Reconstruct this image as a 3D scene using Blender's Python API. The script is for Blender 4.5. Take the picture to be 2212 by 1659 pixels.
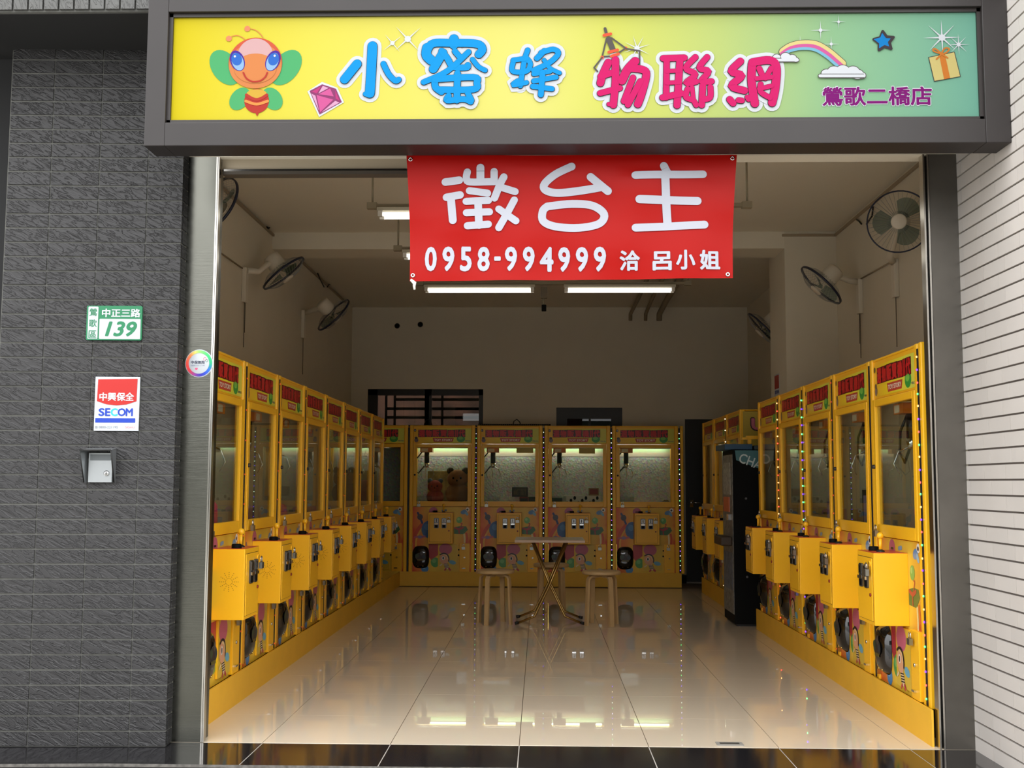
import bpy, bmesh, math, random
from mathutils import Matrix, Vector, Euler
random.seed(7)
SC = bpy.context.scene
COL = SC.collection
for o in list(bpy.data.objects):
    bpy.data.objects.remove(o)

# ------------------------------------------------------------------ camera
F, PITCH, YAW, ROLL, CH, CD = 2400.79, 0.08932, -0.02597, -0.00382, 1.2107, 5.29235
_r0 = Vector((math.cos(YAW), -math.sin(YAW), 0)); _f0 = Vector((math.sin(YAW), math.cos(YAW), 0)); _z = Vector((0, 0, 1))
FWD = _f0 * math.cos(PITCH) + _z * math.sin(PITCH)
_u0 = _z * math.cos(PITCH) - _f0 * math.sin(PITCH)
RGT = _r0 * math.cos(ROLL) - _u0 * math.sin(ROLL)
UPV = _r0 * math.sin(ROLL) + _u0 * math.cos(ROLL)
EYE = Vector((0, -CD, CH))
cam = bpy.data.cameras.new('camera'); cam.sensor_fit = 'HORIZONTAL'; cam.sensor_width = 36.0
cam.lens = F * 36.0 / 2212.0; cam.clip_end = 200
camo = bpy.data.objects.new('camera', cam); COL.objects.link(camo)
camo.matrix_world = Matrix(((RGT.x, UPV.x, -FWD.x, EYE.x), (RGT.y, UPV.y, -FWD.y, EYE.y), (RGT.z, UPV.z, -FWD.z, EYE.z), (0, 0, 0, 1)))
SC.camera = camo

# ------------------------------------------------------------------ sky and exposure (overcast day)
SKY = 1.0
w = bpy.data.worlds.new('World'); SC.world = w; w.use_nodes = True
nt = w.node_tree; nt.nodes.clear()
tc = nt.nodes.new('ShaderNodeTexCoord'); sx = nt.nodes.new('ShaderNodeSeparateXYZ')
nt.links.new(tc.outputs['Generated'], sx.inputs[0])
mx = nt.nodes.new('ShaderNodeMath'); mx.operation = 'MAXIMUM'; mx.inputs[1].default_value = 0; nt.links.new(sx.outputs[2], mx.inputs[0])
ma = nt.nodes.new('ShaderNodeMath'); ma.operation = 'MULTIPLY_ADD'; ma.inputs[1].default_value = 0.35 * SKY; ma.inputs[2].default_value = 0.65 * SKY
nt.links.new(mx.outputs[0], ma.inputs[0])
bg = nt.nodes.new('ShaderNodeBackground'); bg.inputs[0].default_value = (0.985, 0.99, 1.0, 1)
nt.links.new(ma.outputs[0], bg.inputs[1])
wo = nt.nodes.new('ShaderNodeOutputWorld'); nt.links.new(bg.outputs[0], wo.inputs[0])
SC.view_settings.view_transform = 'Standard'
try: SC.view_settings.look = 'None'
except Exception: pass
SC.view_settings.gamma = 1.0
SC.view_settings.use_curve_mapping = False
SC.view_settings.exposure = 2.25

# ------------------------------------------------------------------ helpers
def lin(c):
    if isinstance(c, str):
        c = [int(c[i:i+2], 16) / 255 for i in (0, 2, 4)]
    return tuple((x / 12.92 if x <= .04045 else ((x + .055) / 1.055) ** 2.4) for x in c[:3]) + (1,)
_M = {}
def mat(name, col='808080', rough=.5, metal=0., spec=.5, emit=0., noise=None, bump=None, coat=0., alpha=None):
    """noise=(scale, amount) varies colour; bump=(scale, strength, (sx,sy,sz))"""
    if name in _M: return _M[name]
    m = bpy.data.materials.new(name); m.use_nodes = True; n = m.node_tree
    b = n.nodes['Principled BSDF']
    c = lin(col)
    b.inputs['Base Color'].default_value = c; b.inputs['Roughness'].default_value = rough
    b.inputs['Metallic'].default_value = metal; b.inputs['Specular IOR Level'].default_value = spec
    b.inputs['Coat Weight'].default_value = coat
    if emit:
        b.inputs['Emission Color'].default_value = c; b.inputs['Emission Strength'].default_value = emit
    if noise or bump:
        t = n.nodes.new('ShaderNodeTexCoord')
        oi = n.nodes.new('ShaderNodeObjectInfo')
        ad = n.nodes.new('ShaderNodeVectorMath'); ad.operation = 'ADD'
        ml = n.nodes.new('ShaderNodeMath'); ml.operation = 'MULTIPLY'; ml.inputs[1].default_value = 37
        n.links.new(oi.outputs['Random'], ml.inputs[0]); n.links.new(t.outputs['Object'], ad.inputs[0]); n.links.new(ml.outputs[0], ad.inputs[1])
    if noise:
        x = n.nodes.new('ShaderNodeTexNoise'); x.inputs['Scale'].default_value = noise[0]; x.inputs['Detail'].default_value = 4
        n.links.new(ad.outputs[0], x.inputs['Vector'])
        r = n.nodes.new('ShaderNodeMapRange'); r.inputs[1].default_value = .3; r.inputs[2].default_value = .7
        r.inputs[3].default_value = 1 - noise[1]; r.inputs[4].default_value = 1 + noise[1]
        n.links.new(x.outputs[0], r.inputs[0])
        mm = n.nodes.new('ShaderNodeMix'); mm.data_type = 'RGBA'; mm.blend_type = 'MULTIPLY'; mm.inputs[0].default_value = 1
        mm.inputs[6].default_value = c; n.links.new(r.outputs[0], mm.inputs[7]); n.links.new(mm.outputs[2], b.inputs['Base Color'])
    if bump:
        mp = n.nodes.new('ShaderNodeMapping'); mp.inputs['Scale'].default_value = bump[2] if len(bump) > 2 else (1, 1, 1)
        if len(bump) > 3: mp.inputs['Rotation'].default_value = bump[3]
        n.links.new(ad.outputs[0], mp.inputs[0])
        x = n.nodes.new('ShaderNodeTexNoise'); x.inputs['Scale'].default_value = bump[0]; x.inputs['Detail'].default_value = 3
        n.links.new(mp.outputs[0], x.inputs['Vector'])
        bp = n.nodes.new('ShaderNodeBump'); bp.inputs['Strength'].default_value = bump[1]; bp.inputs['Distance'].default_value = .01
        n.links.new(x.outputs[0], bp.inputs['Height']); n.links.new(bp.outputs[0], b.inputs['Normal'])
    _M[name] = m
    return m
def glassmat(name, tint='ffffff', ior=1.45, rough=0.0):
    if name in _M: return _M[name]
    m = bpy.data.materials.new(name); m.use_nodes = True; n = m.node_tree; n.nodes.clear()
    o = n.nodes.new('ShaderNodeOutputMaterial'); mi = n.nodes.new('ShaderNodeMixShader'); fr = n.nodes.new('ShaderNodeFresnel')
    tr = n.nodes.new('ShaderNodeBsdfTransparent'); gl = n.nodes.new('ShaderNodeBsdfGlossy')
    tr.inputs[0].default_value = lin(tint); gl.inputs['Roughness'].default_value = rough; fr.inputs[0].default_value = ior
    ge = n.nodes.new('ShaderNodeNewGeometry'); mm = n.nodes.new('ShaderNodeMath'); mm.operation = 'MULTIPLY_ADD'
    mm.inputs[1].default_value = 1/ior - ior; mm.inputs[2].default_value = ior; n.links.new(ge.outputs['Backfacing'], mm.inputs[0]); n.links.new(mm.outputs[0], fr.inputs[0])
    n.links.new(fr.outputs[0], mi.inputs[0]); n.links.new(tr.outputs[0], mi.inputs[1]); n.links.new(gl.outputs[0], mi.inputs[2]); n.links.new(mi.outputs[0], o.inputs[0])
    _M[name] = m; return m
def gradmat(name, stops, axis=0, lo=0., hi=1., rough=.4, emit=0., noise=0., spec=.4):
    """flat print: colour bands along an object axis"""
    m = bpy.data.materials.new(name); m.use_nodes = True; n = m.node_tree; b = n.nodes['Principled BSDF']
    b.inputs['Roughness'].default_value = rough; b.inputs['Specular IOR Level'].default_value = spec
    t = n.nodes.new('ShaderNodeTexCoord'); s = n.nodes.new('ShaderNodeSeparateXYZ'); n.links.new(t.outputs['Object'], s.inputs[0])
    r = n.nodes.new('ShaderNodeMapRange'); r.inputs[1].default_value = lo; r.inputs[2].default_value = hi; n.links.new(s.outputs[axis], r.inputs[0])
    src = r.outputs[0]
    if noise:
        x = n.nodes.new('ShaderNodeTexNoise'); x.inputs['Scale'].default_value = 5; n.links.new(t.outputs['Object'], x.inputs['Vector'])
        a = n.nodes.new('ShaderNodeMath'); a.operation = 'MULTIPLY_ADD'; a.inputs[1].default_value = noise; n.links.new(x.outputs[0], a.inputs[0]); n.links.new(r.outputs[0], a.inputs[2])
        a2 = n.nodes.new('ShaderNodeMath'); a2.operation = 'SUBTRACT'; a2.inputs[1].default_value = noise * .5; n.links.new(a.outputs[0], a2.inputs[0]); src = a2.outputs[0]
    c = n.nodes.new('ShaderNodeValToRGB'); e = c.color_ramp.elements
    while len(e) > 1: e.remove(e[-1])
    e[0].position = stops[0][0]; e[0].color = lin(stops[0][1])
    for p, col in stops[1:]:
        q = e.new(p); q.color = lin(col)
    n.links.new(src, c.inputs[0]); n.links.new(c.outputs[0], b.inputs['Base Color'])
    if emit:
        n.links.new(c.outputs[0], b.inputs['Emission Color']); b.inputs['Emission Strength'].default_value = emit
    return m

class MB:
    def __init__(s): s.v = []; s.f = []; s.m = []; s.mats = []; s.sm = []
    def mi(s, m):
        if m not in s.mats: s.mats.append(m)
        return s.mats.index(m)
    def add(s, vs, fs, m, smooth=False):
        o = len(s.v); k = s.mi(m); s.v += [tuple(v) for v in vs]
        for f in fs: s.f.append([o + i for i in f]); s.m.append(k); s.sm.append(smooth)
        return s
    def box(s, x0, x1, y0, y1, z0, z1, m):
        if x0 > x1: x0, x1 = x1, x0
        if y0 > y1: y0, y1 = y1, y0
        if z0 > z1: z0, z1 = z1, z0
        return s.add([(x0,y0,z0),(x1,y0,z0),(x1,y1,z0),(x0,y1,z0),(x0,y0,z1),(x1,y0,z1),(x1,y1,z1),(x0,y1,z1)],
                     [(0,3,2,1),(4,5,6,7),(0,1,5,4),(1,2,6,5),(2,3,7,6),(3,0,4,7)], m)
    def prism(s, pts, y0, y1, m):
        """polygon in (x,z), extruded along y"""
        n = len(pts); vs = [(x, y0, z) for x, z in pts] + [(x, y1, z) for x, z in pts]
        return s.add(vs, [list(range(n)), list(range(2*n-1, n-1, -1))] + [(i, i+n, (i+1) % n + n, (i+1) % n) for i in range(n)], m)
    def slab(s, pts, z0, z1, m):
        n = len(pts); vs = [(x, y, z0) for x, y in pts] + [(x, y, z1) for x, y in pts]
        return s.add(vs, [list(range(n-1, -1, -1)), list(range(n, 2*n))] + [(i, (i+1) % n, (i+1) % n + n, i+n) for i in range(n)], m)
    def poly(s, pts, y, m):
        return s.add([(x, y, z) for x, z in pts], [list(range(len(pts)))], m)
    def rect(s, x0, x1, z0, z1, y, m): return s.poly([(x0,z0),(x1,z0),(x1,z1),(x0,z1)], y, m)
    def ell(s, cx, cz, rx, rz, y, m, rot=0., n=24, a0=0., a1=2*math.pi):
        P = []
        for i in range(n):
            a = a0 + (a1 - a0) * i / n; x, z = rx*math.cos(a), rz*math.sin(a)
            P.append((cx + x*math.cos(rot) - z*math.sin(rot), cz + x*math.sin(rot) + z*math.cos(rot)))
        return s.poly(P, y, m)
    def ring(s, cx, cz, r0, r1, y, m, n=32):
        vs = []; fs = []
        for i in range(n):
            a = 2*math.pi*i/n
            vs += [(cx+r0*math.cos(a), y, cz+r0*math.sin(a)), (cx+r1*math.cos(a), y, cz+r1*math.sin(a))]
        for i in range(n):
            j = (i+1) % n; fs.append((2*i, 2*j, 2*j+1, 2*i+1))
        return s.add(vs, fs, m)
    def stroke(s, pts, w, y, m, closed=False):
        """flat round-ended brush stroke through (x,z) points"""
        # subdivide by Catmull-Rom for curvy strokes
        P = [Vector(p) for p in pts]
        if len(P) > 2:
            Q = []
            nseg = len(P) if closed else len(P) - 1
            for i in range(nseg):
                g = (lambda k: P[k % len(P)]) if closed else (lambda k: P[max(0, min(len(P)-1, k))])
                a, b, c, d = g(i-1), g(i), g(i+1), g(i+2)
                for k in range(5):
                    t = k/5
                    Q.append(.5*((2*b)+(c-a)*t+(2*a-5*b+4*c-d)*t*t+(3*b-a-3*c+d)*t**3))
            if not closed: Q.append(P[-1])
            else: Q.append(Q[0])
            P = Q
        if len(P) == 2: P = [P[0]+(P[1]-P[0])*(k/10) for k in range(11)]
        s.cnt = getattr(s, 'cnt', 0) + 1; y = y - 1.2e-4*s.cnt
        n = len(P); L = []; R = []
        for i, p in enumerate(P):
            if closed: t = P[(i+1) % (n-1)] - P[(i-1) % (n-1)]
            else: t = P[min(i+1, n-1)] - P[max(i-1, 0)]
            t.normalize(); nn = Vector((-t.y, t.x))*(w/2); L.append(p+nn); R.append(p-nn)
        s.add([(q.x, y-3e-6*(i % n), q.y) for i, q in enumerate(L+R)], [(i, i+n, i+n+1, i+1) for i in range(n-1)], m)
        if not closed:
            for c, q, sg in ((P[0], P[0]-P[1], 1), (P[-1], P[-1]-P[-2], 1)):
                a0 = math.atan2(q.y, q.x) - math.pi/2
                s.poly([(c.x + w/2*math.cos(a0+math.pi*k/8), c.y + w/2*math.sin(a0+math.pi*k/8)) for k in range(9)], y, m)
        return s
    def tube(s, path, r, m, n=8, smooth=True, cap=True):
        P = [Vector(p) for p in path]; vs = []; fs = []
        up = None
        for i, p in enumerate(P):
            t = (P[min(i+1, len(P)-1)] - P[max(i-1, 0)])
            if t.length < 1e-9: t = Vector((0, 0, 1))
            t.normalize()
            if up is None:
                up = Vector((0, 0, 1)) if abs(t.z) < .9 else Vector((1, 0, 0))
            a = t.cross(up); 
            if a.length < 1e-6: a = t.cross(Vector((0, 1, 0)))
            a.normalize(); b = a.cross(t).normalized(); up = b
            rr = r[i] if isinstance(r, (list, tuple)) else r
            for k in range(n):
                q = 2*math.pi*k/n
                vs.append(p + a*math.cos(q)*rr + b*math.sin(q)*rr)
        for i in range(len(P)-1):
            for k in range(n):
                fs.append((i*n+k, i*n+(k+1) % n, (i+1)*n+(k+1) % n, (i+1)*n+k))
        s.add(vs, fs, m, smooth)
        if cap:
            o = len(s.v) - len(vs); kk = s.mi(m)
            s.f.append([o+k for k in range(n-1, -1, -1)]); s.m.append(kk); s.sm.append(False)
            e = o + (len(P)-1)*n
            s.f.append([e+k for k in range(n)]); s.m.append(kk); s.sm.append(False)
        return s
    def sph(s, c, r, m, n=10, sc=(1, 1, 1)):
        vs = []; fs = []; h = n//2+1
        for i in range(h+1):
            th = math.pi*i/h
            for k in range(n):
                a = 2*math.pi*k/n
                vs.append((c[0]+r*sc[0]*math.sin(th)*math.cos(a), c[1]+r*sc[1]*math.sin(th)*math.sin(a), c[2]+r*sc[2]*math.cos(th)))
        for i in range(h):
            for k in range(n):
                fs.append((i*n+k, (i+1)*n+k, (i+1)*n+(k+1) % n, i*n+(k+1) % n))
        return s.add(vs, fs, m, True)
    def lathe(s, prof, m, c=(0, 0, 0), n=24, smooth=True):
        vs = []; fs = []
        for r, z in prof:
            for k in range(n):
                a = 2*math.pi*k/n; vs.append((c[0]+r*math.cos(a), c[1]+r*math.sin(a), c[2]+z))
        for i in range(len(prof)-1):
            for k in range(n):
                fs.append((i*n+k, i*n+(k+1) % n, (i+1)*n+(k+1) % n, (i+1)*n+k))
        return s.add(vs, fs, m, smooth)
    def text(s, body, x0, x1, z0, z1, y, m, off=0., shear=0., keep=False):
        vs, fs = textgeo(body, 0., shear)
        if off:
            V, G = [], []
            for k in range(6):
                a = math.pi*k/3; o = len(V)
                V += [(p[0]+off*math.cos(a), p[1]+off*math.sin(a)) for p in vs]; G += [[o+i for i in f] for f in fs]
            vs, fs = V, G
        X0 = min(v[0] for v in vs); X1 = max(v[0] for v in vs); Z0 = min(v[1] for v in vs); Z1 = max(v[1] for v in vs)
        kx = (x1-x0)/(X1-X0); kz = (z1-z0)/(Z1-Z0)
        n = len(vs)//6 if off else len(vs)
        return s.add([(x0+(a-X0)*kx, y-2.5e-5*(i//n), z0+(b-Z0)*kz) for i, (a, b) in enumerate(vs)], fs, m)
    def xf(s, fn): s.v = [tuple(fn(v)) for v in s.v]; return s
    def mesh(s, name):
        me = bpy.data.meshes.new(name); me.from_pydata(s.v, [], s.f)
        for m in s.mats: me.materials.append(m)
        me.polygons.foreach_set('material_index', s.m); me.polygons.foreach_set('use_smooth', s.sm); me.update()
        return me
    def build(s, name, parent=None, loc=None, rz=0., bevel=0., seg=2):
        o = bpy.data.objects.new(name, s.mesh(name)); COL.objects.link(o)
        if loc is not None: o.location = loc
        o.rotation_euler[2] = rz
        if parent is not None: o.parent = parent
        if bevel:
            b = o.modifiers.new('bevel', 'BEVEL'); b.width = bevel; b.segments = seg; b.limit_method = 'ANGLE'
        return o
_T = {}
def textgeo(body, off=0., shear=0.):
    k = (body, off, shear)
    if k in _T: return _T[k]
    cu = bpy.data.curves.new('t', 'FONT'); cu.body = body; cu.offset = off; cu.shear = shear; cu.resolution_u = 3
    ob = bpy.data.objects.new('t', cu); COL.objects.link(ob)
    dg = bpy.context.evaluated_depsgraph_get()
    me = bpy.data.meshes.new_from_object(ob.evaluated_get(dg))
    r = ([(v.co.x, v.co.y) for v in me.vertices], [list(p.vertices) for p in me.polygons])
    bpy.data.objects.remove(ob); bpy.data.meshes.remove(me); bpy.data.curves.remove(cu)
    _T[k] = r; return r

def tag(o, label, cat, group=None):
    o['label'] = label; o['category'] = cat
    if group: o['group'] = group
    return o
def thing(name, label, cat, loc=(0, 0, 0), rz=0., group=None):
    o = bpy.data.objects.new(name, None); COL.objects.link(o); o.empty_display_size = .1
    o.location = loc; o.rotation_euler[2] = rz
    return tag(o, label, cat, group)
def struct(o): o['kind'] = 'structure'; return o
def copy_tree(o, parent=None):
    c = o.copy(); COL.objects.link(c); c.parent = parent
    for ch in o.children:
        copy_tree(ch, c)
    return c
def ray(u, v):
    return FWD + RGT * ((u - 1106) / F) + UPV * ((829.5 - v) / F)
def onY(u, v, Y):
    d = ray(u, v); t = (Y - EYE.y) / d.y; return EYE + d * t

# ------------------------------------------------------------------ materials
wall_paint = mat('wall paint', 'd4ccba', .75, noise=(3, .02))
ceil_paint = mat('ceiling paint', 'dcd4c2', .8)
def split_tile(name, col, flip=False):
    m = mat(name, col, .5, noise=(8, .06)); n = m.node_tree; b = n.nodes['Principled BSDF']
    t = n.nodes.new('ShaderNodeTexCoord'); oi = n.nodes.new('ShaderNodeObjectInfo')
    k = n.nodes.new('ShaderNodeMath'); k.operation = 'MULTIPLY'; k.inputs[1].default_value = 53; n.links.new(oi.outputs['Random'], k.inputs[0])
    a = n.nodes.new('ShaderNodeVectorMath'); n.links.new(t.outputs['Object'], a.inputs[0]); n.links.new(k.outputs[0], a.inputs[1])
    mp = n.nodes.new('ShaderNodeMapping'); mp.vector_type = 'TEXTURE'; mp.inputs['Rotation'].default_value = (0, .48 if not flip else 1.2, 0); mp.inputs['Scale'].default_value = (1/14, .2, 1/62)
    n.links.new(a.outputs[0], mp.inputs[0])
    x = n.nodes.new('ShaderNodeTexNoise'); x.inputs['Scale'].default_value = 1.; x.inputs['Detail'].default_value = 2.5; x.inputs['Distortion'].default_value = .6
    n.links.new(mp.outputs[0], x.inputs['Vector'])
    c = n.nodes.new('ShaderNodeValToRGB'); e = c.color_ramp.elements; e[0].position = .34; e[0].color = (0, 0, 0, 1); e[1].position = .66; e[1].color = (.25, .25, .25, 1)
    q = e.new(.49); q.color = (.35, .35, .35, 1); q = e.new(.525); q.color = (1, 1, 1, 1); q = e.new(.56); q.color = (.15, .15, .15, 1)
    n.links.new(x.outputs[0], c.inputs[0])
    bp = n.nodes.new('ShaderNodeBump'); bp.inputs['Strength'].default_value = .8; bp.inputs['Distance'].default_value = .005
    n.links.new(c.outputs[0], bp.inputs['Height']); n.links.new(bp.outputs[0], b.inputs['Normal'])
    return m
grey_tile = split_tile('grey split-face tile', '2b2a2b')
grey_grout = mat('grey grout', '5c5c58', .9, noise=(30, .15))
cream_tile = mat('cream glazed tile', 'c8c2bc', .3, noise=(2, .05))
dark_grout = mat('brown-grey grout', '6d655f', .9)
steel = mat('brushed steel', '66665f', .24, metal=1., bump=(6, .06, (1, 1, 60)), noise=(2, .10))
steel_dark = mat('dull steel', '6a6660', .42, metal=.85, noise=(3, .18))
chrome = mat('chrome', 'd8d8d8', .12, metal=1.)
track = mat('track steel', 'c8c4bc', .2, metal=1.)
black_rub = mat('black rubber', '141312', .5)
sign_brown = mat('brown grey painted steel', '241f1e', .5, noise=(4, .10))
floor_tile = mat('polished cream porcelain', 'd8cab4', .015, spec=.8)
granite = mat('polished black granite', '1d1c1e', .09, noise=(120, .4), spec=.7)
joint_m = mat('floor joint', '6a5c4a', .9)
joint_w = mat('pale joint', 'b9b2a8', .9)
yellow = mat('yellow enamel', 'f8bb1e', .34, noise=(2, .03))
yellow_b = mat('yellow board', 'e6b02c', .55, noise=(6, .04))
black_m = mat('matt black', '070707', .7, spec=.15)
white_pl = mat('white plastic', 'dcd8d0', .45)
red_m = mat('red', 'd21f1a', .4)

# ================================================================== SETTING
W, ZB, HM = 0.807, 0.157, 1.904           # machine pitch, underside, top
XL, XR, YB = -1.686, 1.840, 8.0           # fronts of the three rows
WL, WR, WB, ZC = -2.38, 2.58, 8.55, 3.42  # room walls and ceiling
asphalt = mat('asphalt', '9a9892', .9, noise=(20, .1))
S = struct
S(MB().box(-26, 26, -21, -20, -.17, 3.6, mat('opposite hedge', '1e261a', .9, noise=(1.5, .5))).build('opposite_standin'))  # unseen stand-in for the trees and cars across the street
S = struct
S(MB().box(-14, 14, -26, -.41, -.3, -.17, asphalt).build('street'))
# shop floor and its tiles
fl = S(MB().box(WL-.1, WR+.1, 0, WB+.1, -.12, -.004, joint_m).build('floor'))
xs = [-1.8975 + .6*k for k in range(8)]; ys = [.0, .62] + [1.22 + .6*k for k in range(12)]
shared = {}
for i in range(7):
    for j in range(len(ys)-1):
        h = ys[j+1]-ys[j]; key = round(h, 3)
        if key not in shared: shared[key] = MB().box(.0018, .5982, .0006, h-.0006, -.012, 0, floor_tile).mesh('floor_tile')
        o = bpy.data.objects.new('floor_tile', shared[key]); COL.objects.link(o); o.parent = fl; o.location = (xs[i], ys[j], 0)
        if ys[j+1] > WB: o.scale = (1, .5, 1)
S(MB().box(WL-.1, xs[0], 0, WB, -.012, 0, floor_tile).build('floor_margin')); S(MB().box(xs[-1], WR+.1, 0, WB, -.012, 0, floor_tile).build('floor_margin'))
# black granite threshold step
st = S(MB().box(-2.9, 2.02, -.395, 0, -.16, -.0035, joint_w).build('floor_threshold'))
gx = [-1.8975] + [-1.2975 + .6*k for k in range(6)]
for a, b in zip([-1.4975-.4] + gx[1:], gx[1:] + [2.01]):
    MB().box(a+.0024, b-.0024, -.405, -.0015, -.03, -.002, granite).build('granite_slab', st)
MB().slab([(-1.8955, -.405), (-1.8955, -.002), (-2.9, -.002), (-2.9, -.47)], -.03, -.002, granite).build('granite_slab', st)
S(MB().box(-2.9, 2.02, -.40, -.38, -.3, -.03, mat('dark riser', '2a2726', .8)).build('trim_1'))
S(MB().box(-1.8955, 2.0, -.4085, -.405, -.014, -.002, mat('worn nosing', '5e5b57', .9, noise=(40, .4))).slab([(-1.8955, -.405), (-2.9, -.47), (-2.9, -.4735), (-1.8955, -.4085)], -.014, -.002, mat('worn nosing')).build('trim_2'))
# room shell
S(MB().box(WL-.12, WL, 0, WB+.12, -.12, ZC+.1, wall_paint).build('wall_left'))
S(MB().box(WR, WR+.12, 0, WB+.12, -.12, ZC+.1, wall_paint).build('wall_right'))
S(MB().box(2.13, WR, 4.35, 5.0, 0, ZC, wall_paint).build('wall_column'))
S(MB().box(WL-.12, WR+.12, 0, WB+.12, ZC, ZC+.12, ceil_paint).build('ceiling'))
S(MB().box(WL, 2.13, 4.35, 4.75, 3.27, ZC, ceil_paint).build('ceiling_beam'))
b = MB()
wx = [(-2.17, -.72, 1.25, 2.385), (.195, 1.016, 1.25, 2.157), (1.79, 2.45, 0, 2.015)]
cur = WL
for x0, x1, z0, z1 in wx:
    b.box(cur, x0, WB, WB+.12, 0, ZC, wall_paint); b.box(x0, x1, WB, WB+.12, z1, ZC, wall_paint)
    if z0 > 0: b.box(x0, x1, WB, WB+.12, 0, z0, wall_paint)
    cur = x1
b.box(cur, WR, WB, WB+.12, 0, ZC, wall_paint)
S(b.build('wall_back'))
S(MB().box(1.66, 1.79, WB-.012, WB, 0, .1, black_m).build('baseboard_back'))
for k, (x0, x1) in enumerate(((-2.5, -1.727), (2.0, 2.7))):
    S(MB().box(x0, x1, 0.002, .12, -.12, ZC, wall_paint).build(('wall_front_left', 'wall_front_right')[k]))
S(MB().box(-1.727, 2.0, 0, .12, 2.80, ZC+.1, wall_paint).build('wall_lintel'))
# steel jambs with the shutter tracks
jl = S(MB().box(-1.727, -1.590, -.002, .12, 0, 2.80, steel).build('trim_3'))
for x0, x1, m in ((-1.590, -1.583, track), (-1.581, -1.575, track)):
    MB().box(x0, x1, -.004, .03, 0, 2.80, m).build('shutter_track', jl)
MB().box(-1.583, -1.581, .01, .03, 0, 2.8, black_rub).build('track_seal', jl)
jr = S(MB().box(1.868, 2.0, -.002, .12, 0, 2.80, steel_dark).build('trim_4'))
for x0, x1 in ((1.838, 1.846), (1.857, 1.865)):
    MB().box(x0, x1, -.004, .05, 0, 2.80, track).build('shutter_track', jr)
MB().box(1.846, 1.857, .03, .05, 0, 2.8, black_rub).build('track_seal', jr)
MB().box(1.865, 1.868, -.001, .05, 0, 2.8, black_rub).build('track_seal', jr)
hd = S(MB().box(-1.575, .1, .04, .10, 2.745, 2.80, mat('header paint', 'a79a84', .7)).build('trim_5'))
MB().box(-1.57, .1, .03, .04, 2.738, 2.748, track).build('rail', hd)
MB().box(-1.57, .1, .03, .10, 2.722, 2.738, mat('header dark', '4a4238', .6)).build('rail', hd)
# grey split-face wall left of the opening (runs slightly out of square)
TH = math.radians(2.5)
gw = S(bpy.data.objects.new('wall_facade_left', None)); COL.objects.link(gw); gw.location = (-1.722, -.09, 0); gw.rotation_euler[2] = TH
MB().box(-.845, -.006, .0055, .10, -.01, 3.30, grey_grout).build('backing', gw)
PZ = .0692
ex = [0, -.172, -.404, -.636, -.842]
tm = {}
def tilebox(wd, dp, h, m): return MB().box(0, wd, 0, dp, 0, h, m)
for r in range(48):
    z = .003 + r*PZ
    for c in range(4):
        wd = ex[c]-ex[c+1]-.006
        if c not in tm: tm[c] = tilebox(wd, .02, .0605, grey_tile).mesh('facing_tile')
        o = bpy.data.objects.new('facing_tile', tm[c]); COL.objects.link(o); o.parent = gw
        o.location = (ex[c+1]+.003, random.uniform(-.0012, .0012), z)
    if 'r' not in tm: tm['r'] = tilebox(.014, .068, .0605, grey_tile).mesh('return_tile')
    o = bpy.data.objects.new('return_tile', tm['r']); COL.objects.link(o); o.parent = gw; o.location = (-.0145, .0225, z)
# cream tiled wall at right, coming towards the street
rw = S(MB().box(2.011, 2.45, -1.25, 0, -.17, 4.6, dark_grout).build('wall_facade_right'))
t1 = MB().box(0, .03, -.2255, 0, 0, .0605, cream_tile).mesh('wall_tile')
k0 = -9
for r in range(49):
    z = .609 + (r-9)*.0690
    off = -.054 if (r % 2 == 0) else -.213
    y = off + .228
    while y > -1.1:
        y1 = y if y < 0 else 0.0
        if y - .2255 < -.004:
            o = bpy.data.objects.new('wall_tile', t1); COL.objects.link(o); o.parent = rw
            s_ = (y1 - (y-.2255))/.2255
            o.location = (2.0 + random.uniform(-.0006, .0006), y1, z - .0595); o.scale = (1, s_, 1)
        y -= .228
# porch soffit, upper front and the dark recess at far left
S(MB().box(-4.2, 2.01, -.52, .0, 3.302, 3.40, mat('dark soffit', '191919', .8)).build('ceiling_porch'))
up = S(MB().box(-4.2, 2.011, -.54, -.45, 3.305, 7.0, grey_grout).build('wall_upper'))
tf = MB().box(0, .0605, 0, .02, 0, .226, split_tile('pale grey tile', '4e4e4c', True)).mesh('fascia_tile')
for k in range(16):
    for q in range(2):
        o = bpy.data.objects.new('fascia_tile', tf); COL.objects.link(o); o.parent = up; o.location = (-1.735 - .0692*(k+1), -.555, 3.312 + q*.232)
S(MB().box(-4.2, -2.57, .12, .3, -.2, 3.45, mat('recess darkness', '1c1c1d', .8)).build('wall_recess'))  # backing wall with the recess's shade put into its near-black colour
S(MB().box(-4.2, -4.1, -.5, .5, -.2, 3.30, mat('recess darkness')).build('wall_recess_side'))
# alley wall seen through the back windows
S(MB().box(-6, 6, 10.6, 10.8, -.2, 4.6, mat('alley brick', '4e2c20', .9, noise=(4, .5))).build('wall_alley'))
S(MB().box(-6, 6, WB+.12, 10.8, -.3, -.2, asphalt).build('ground_alley'))
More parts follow.
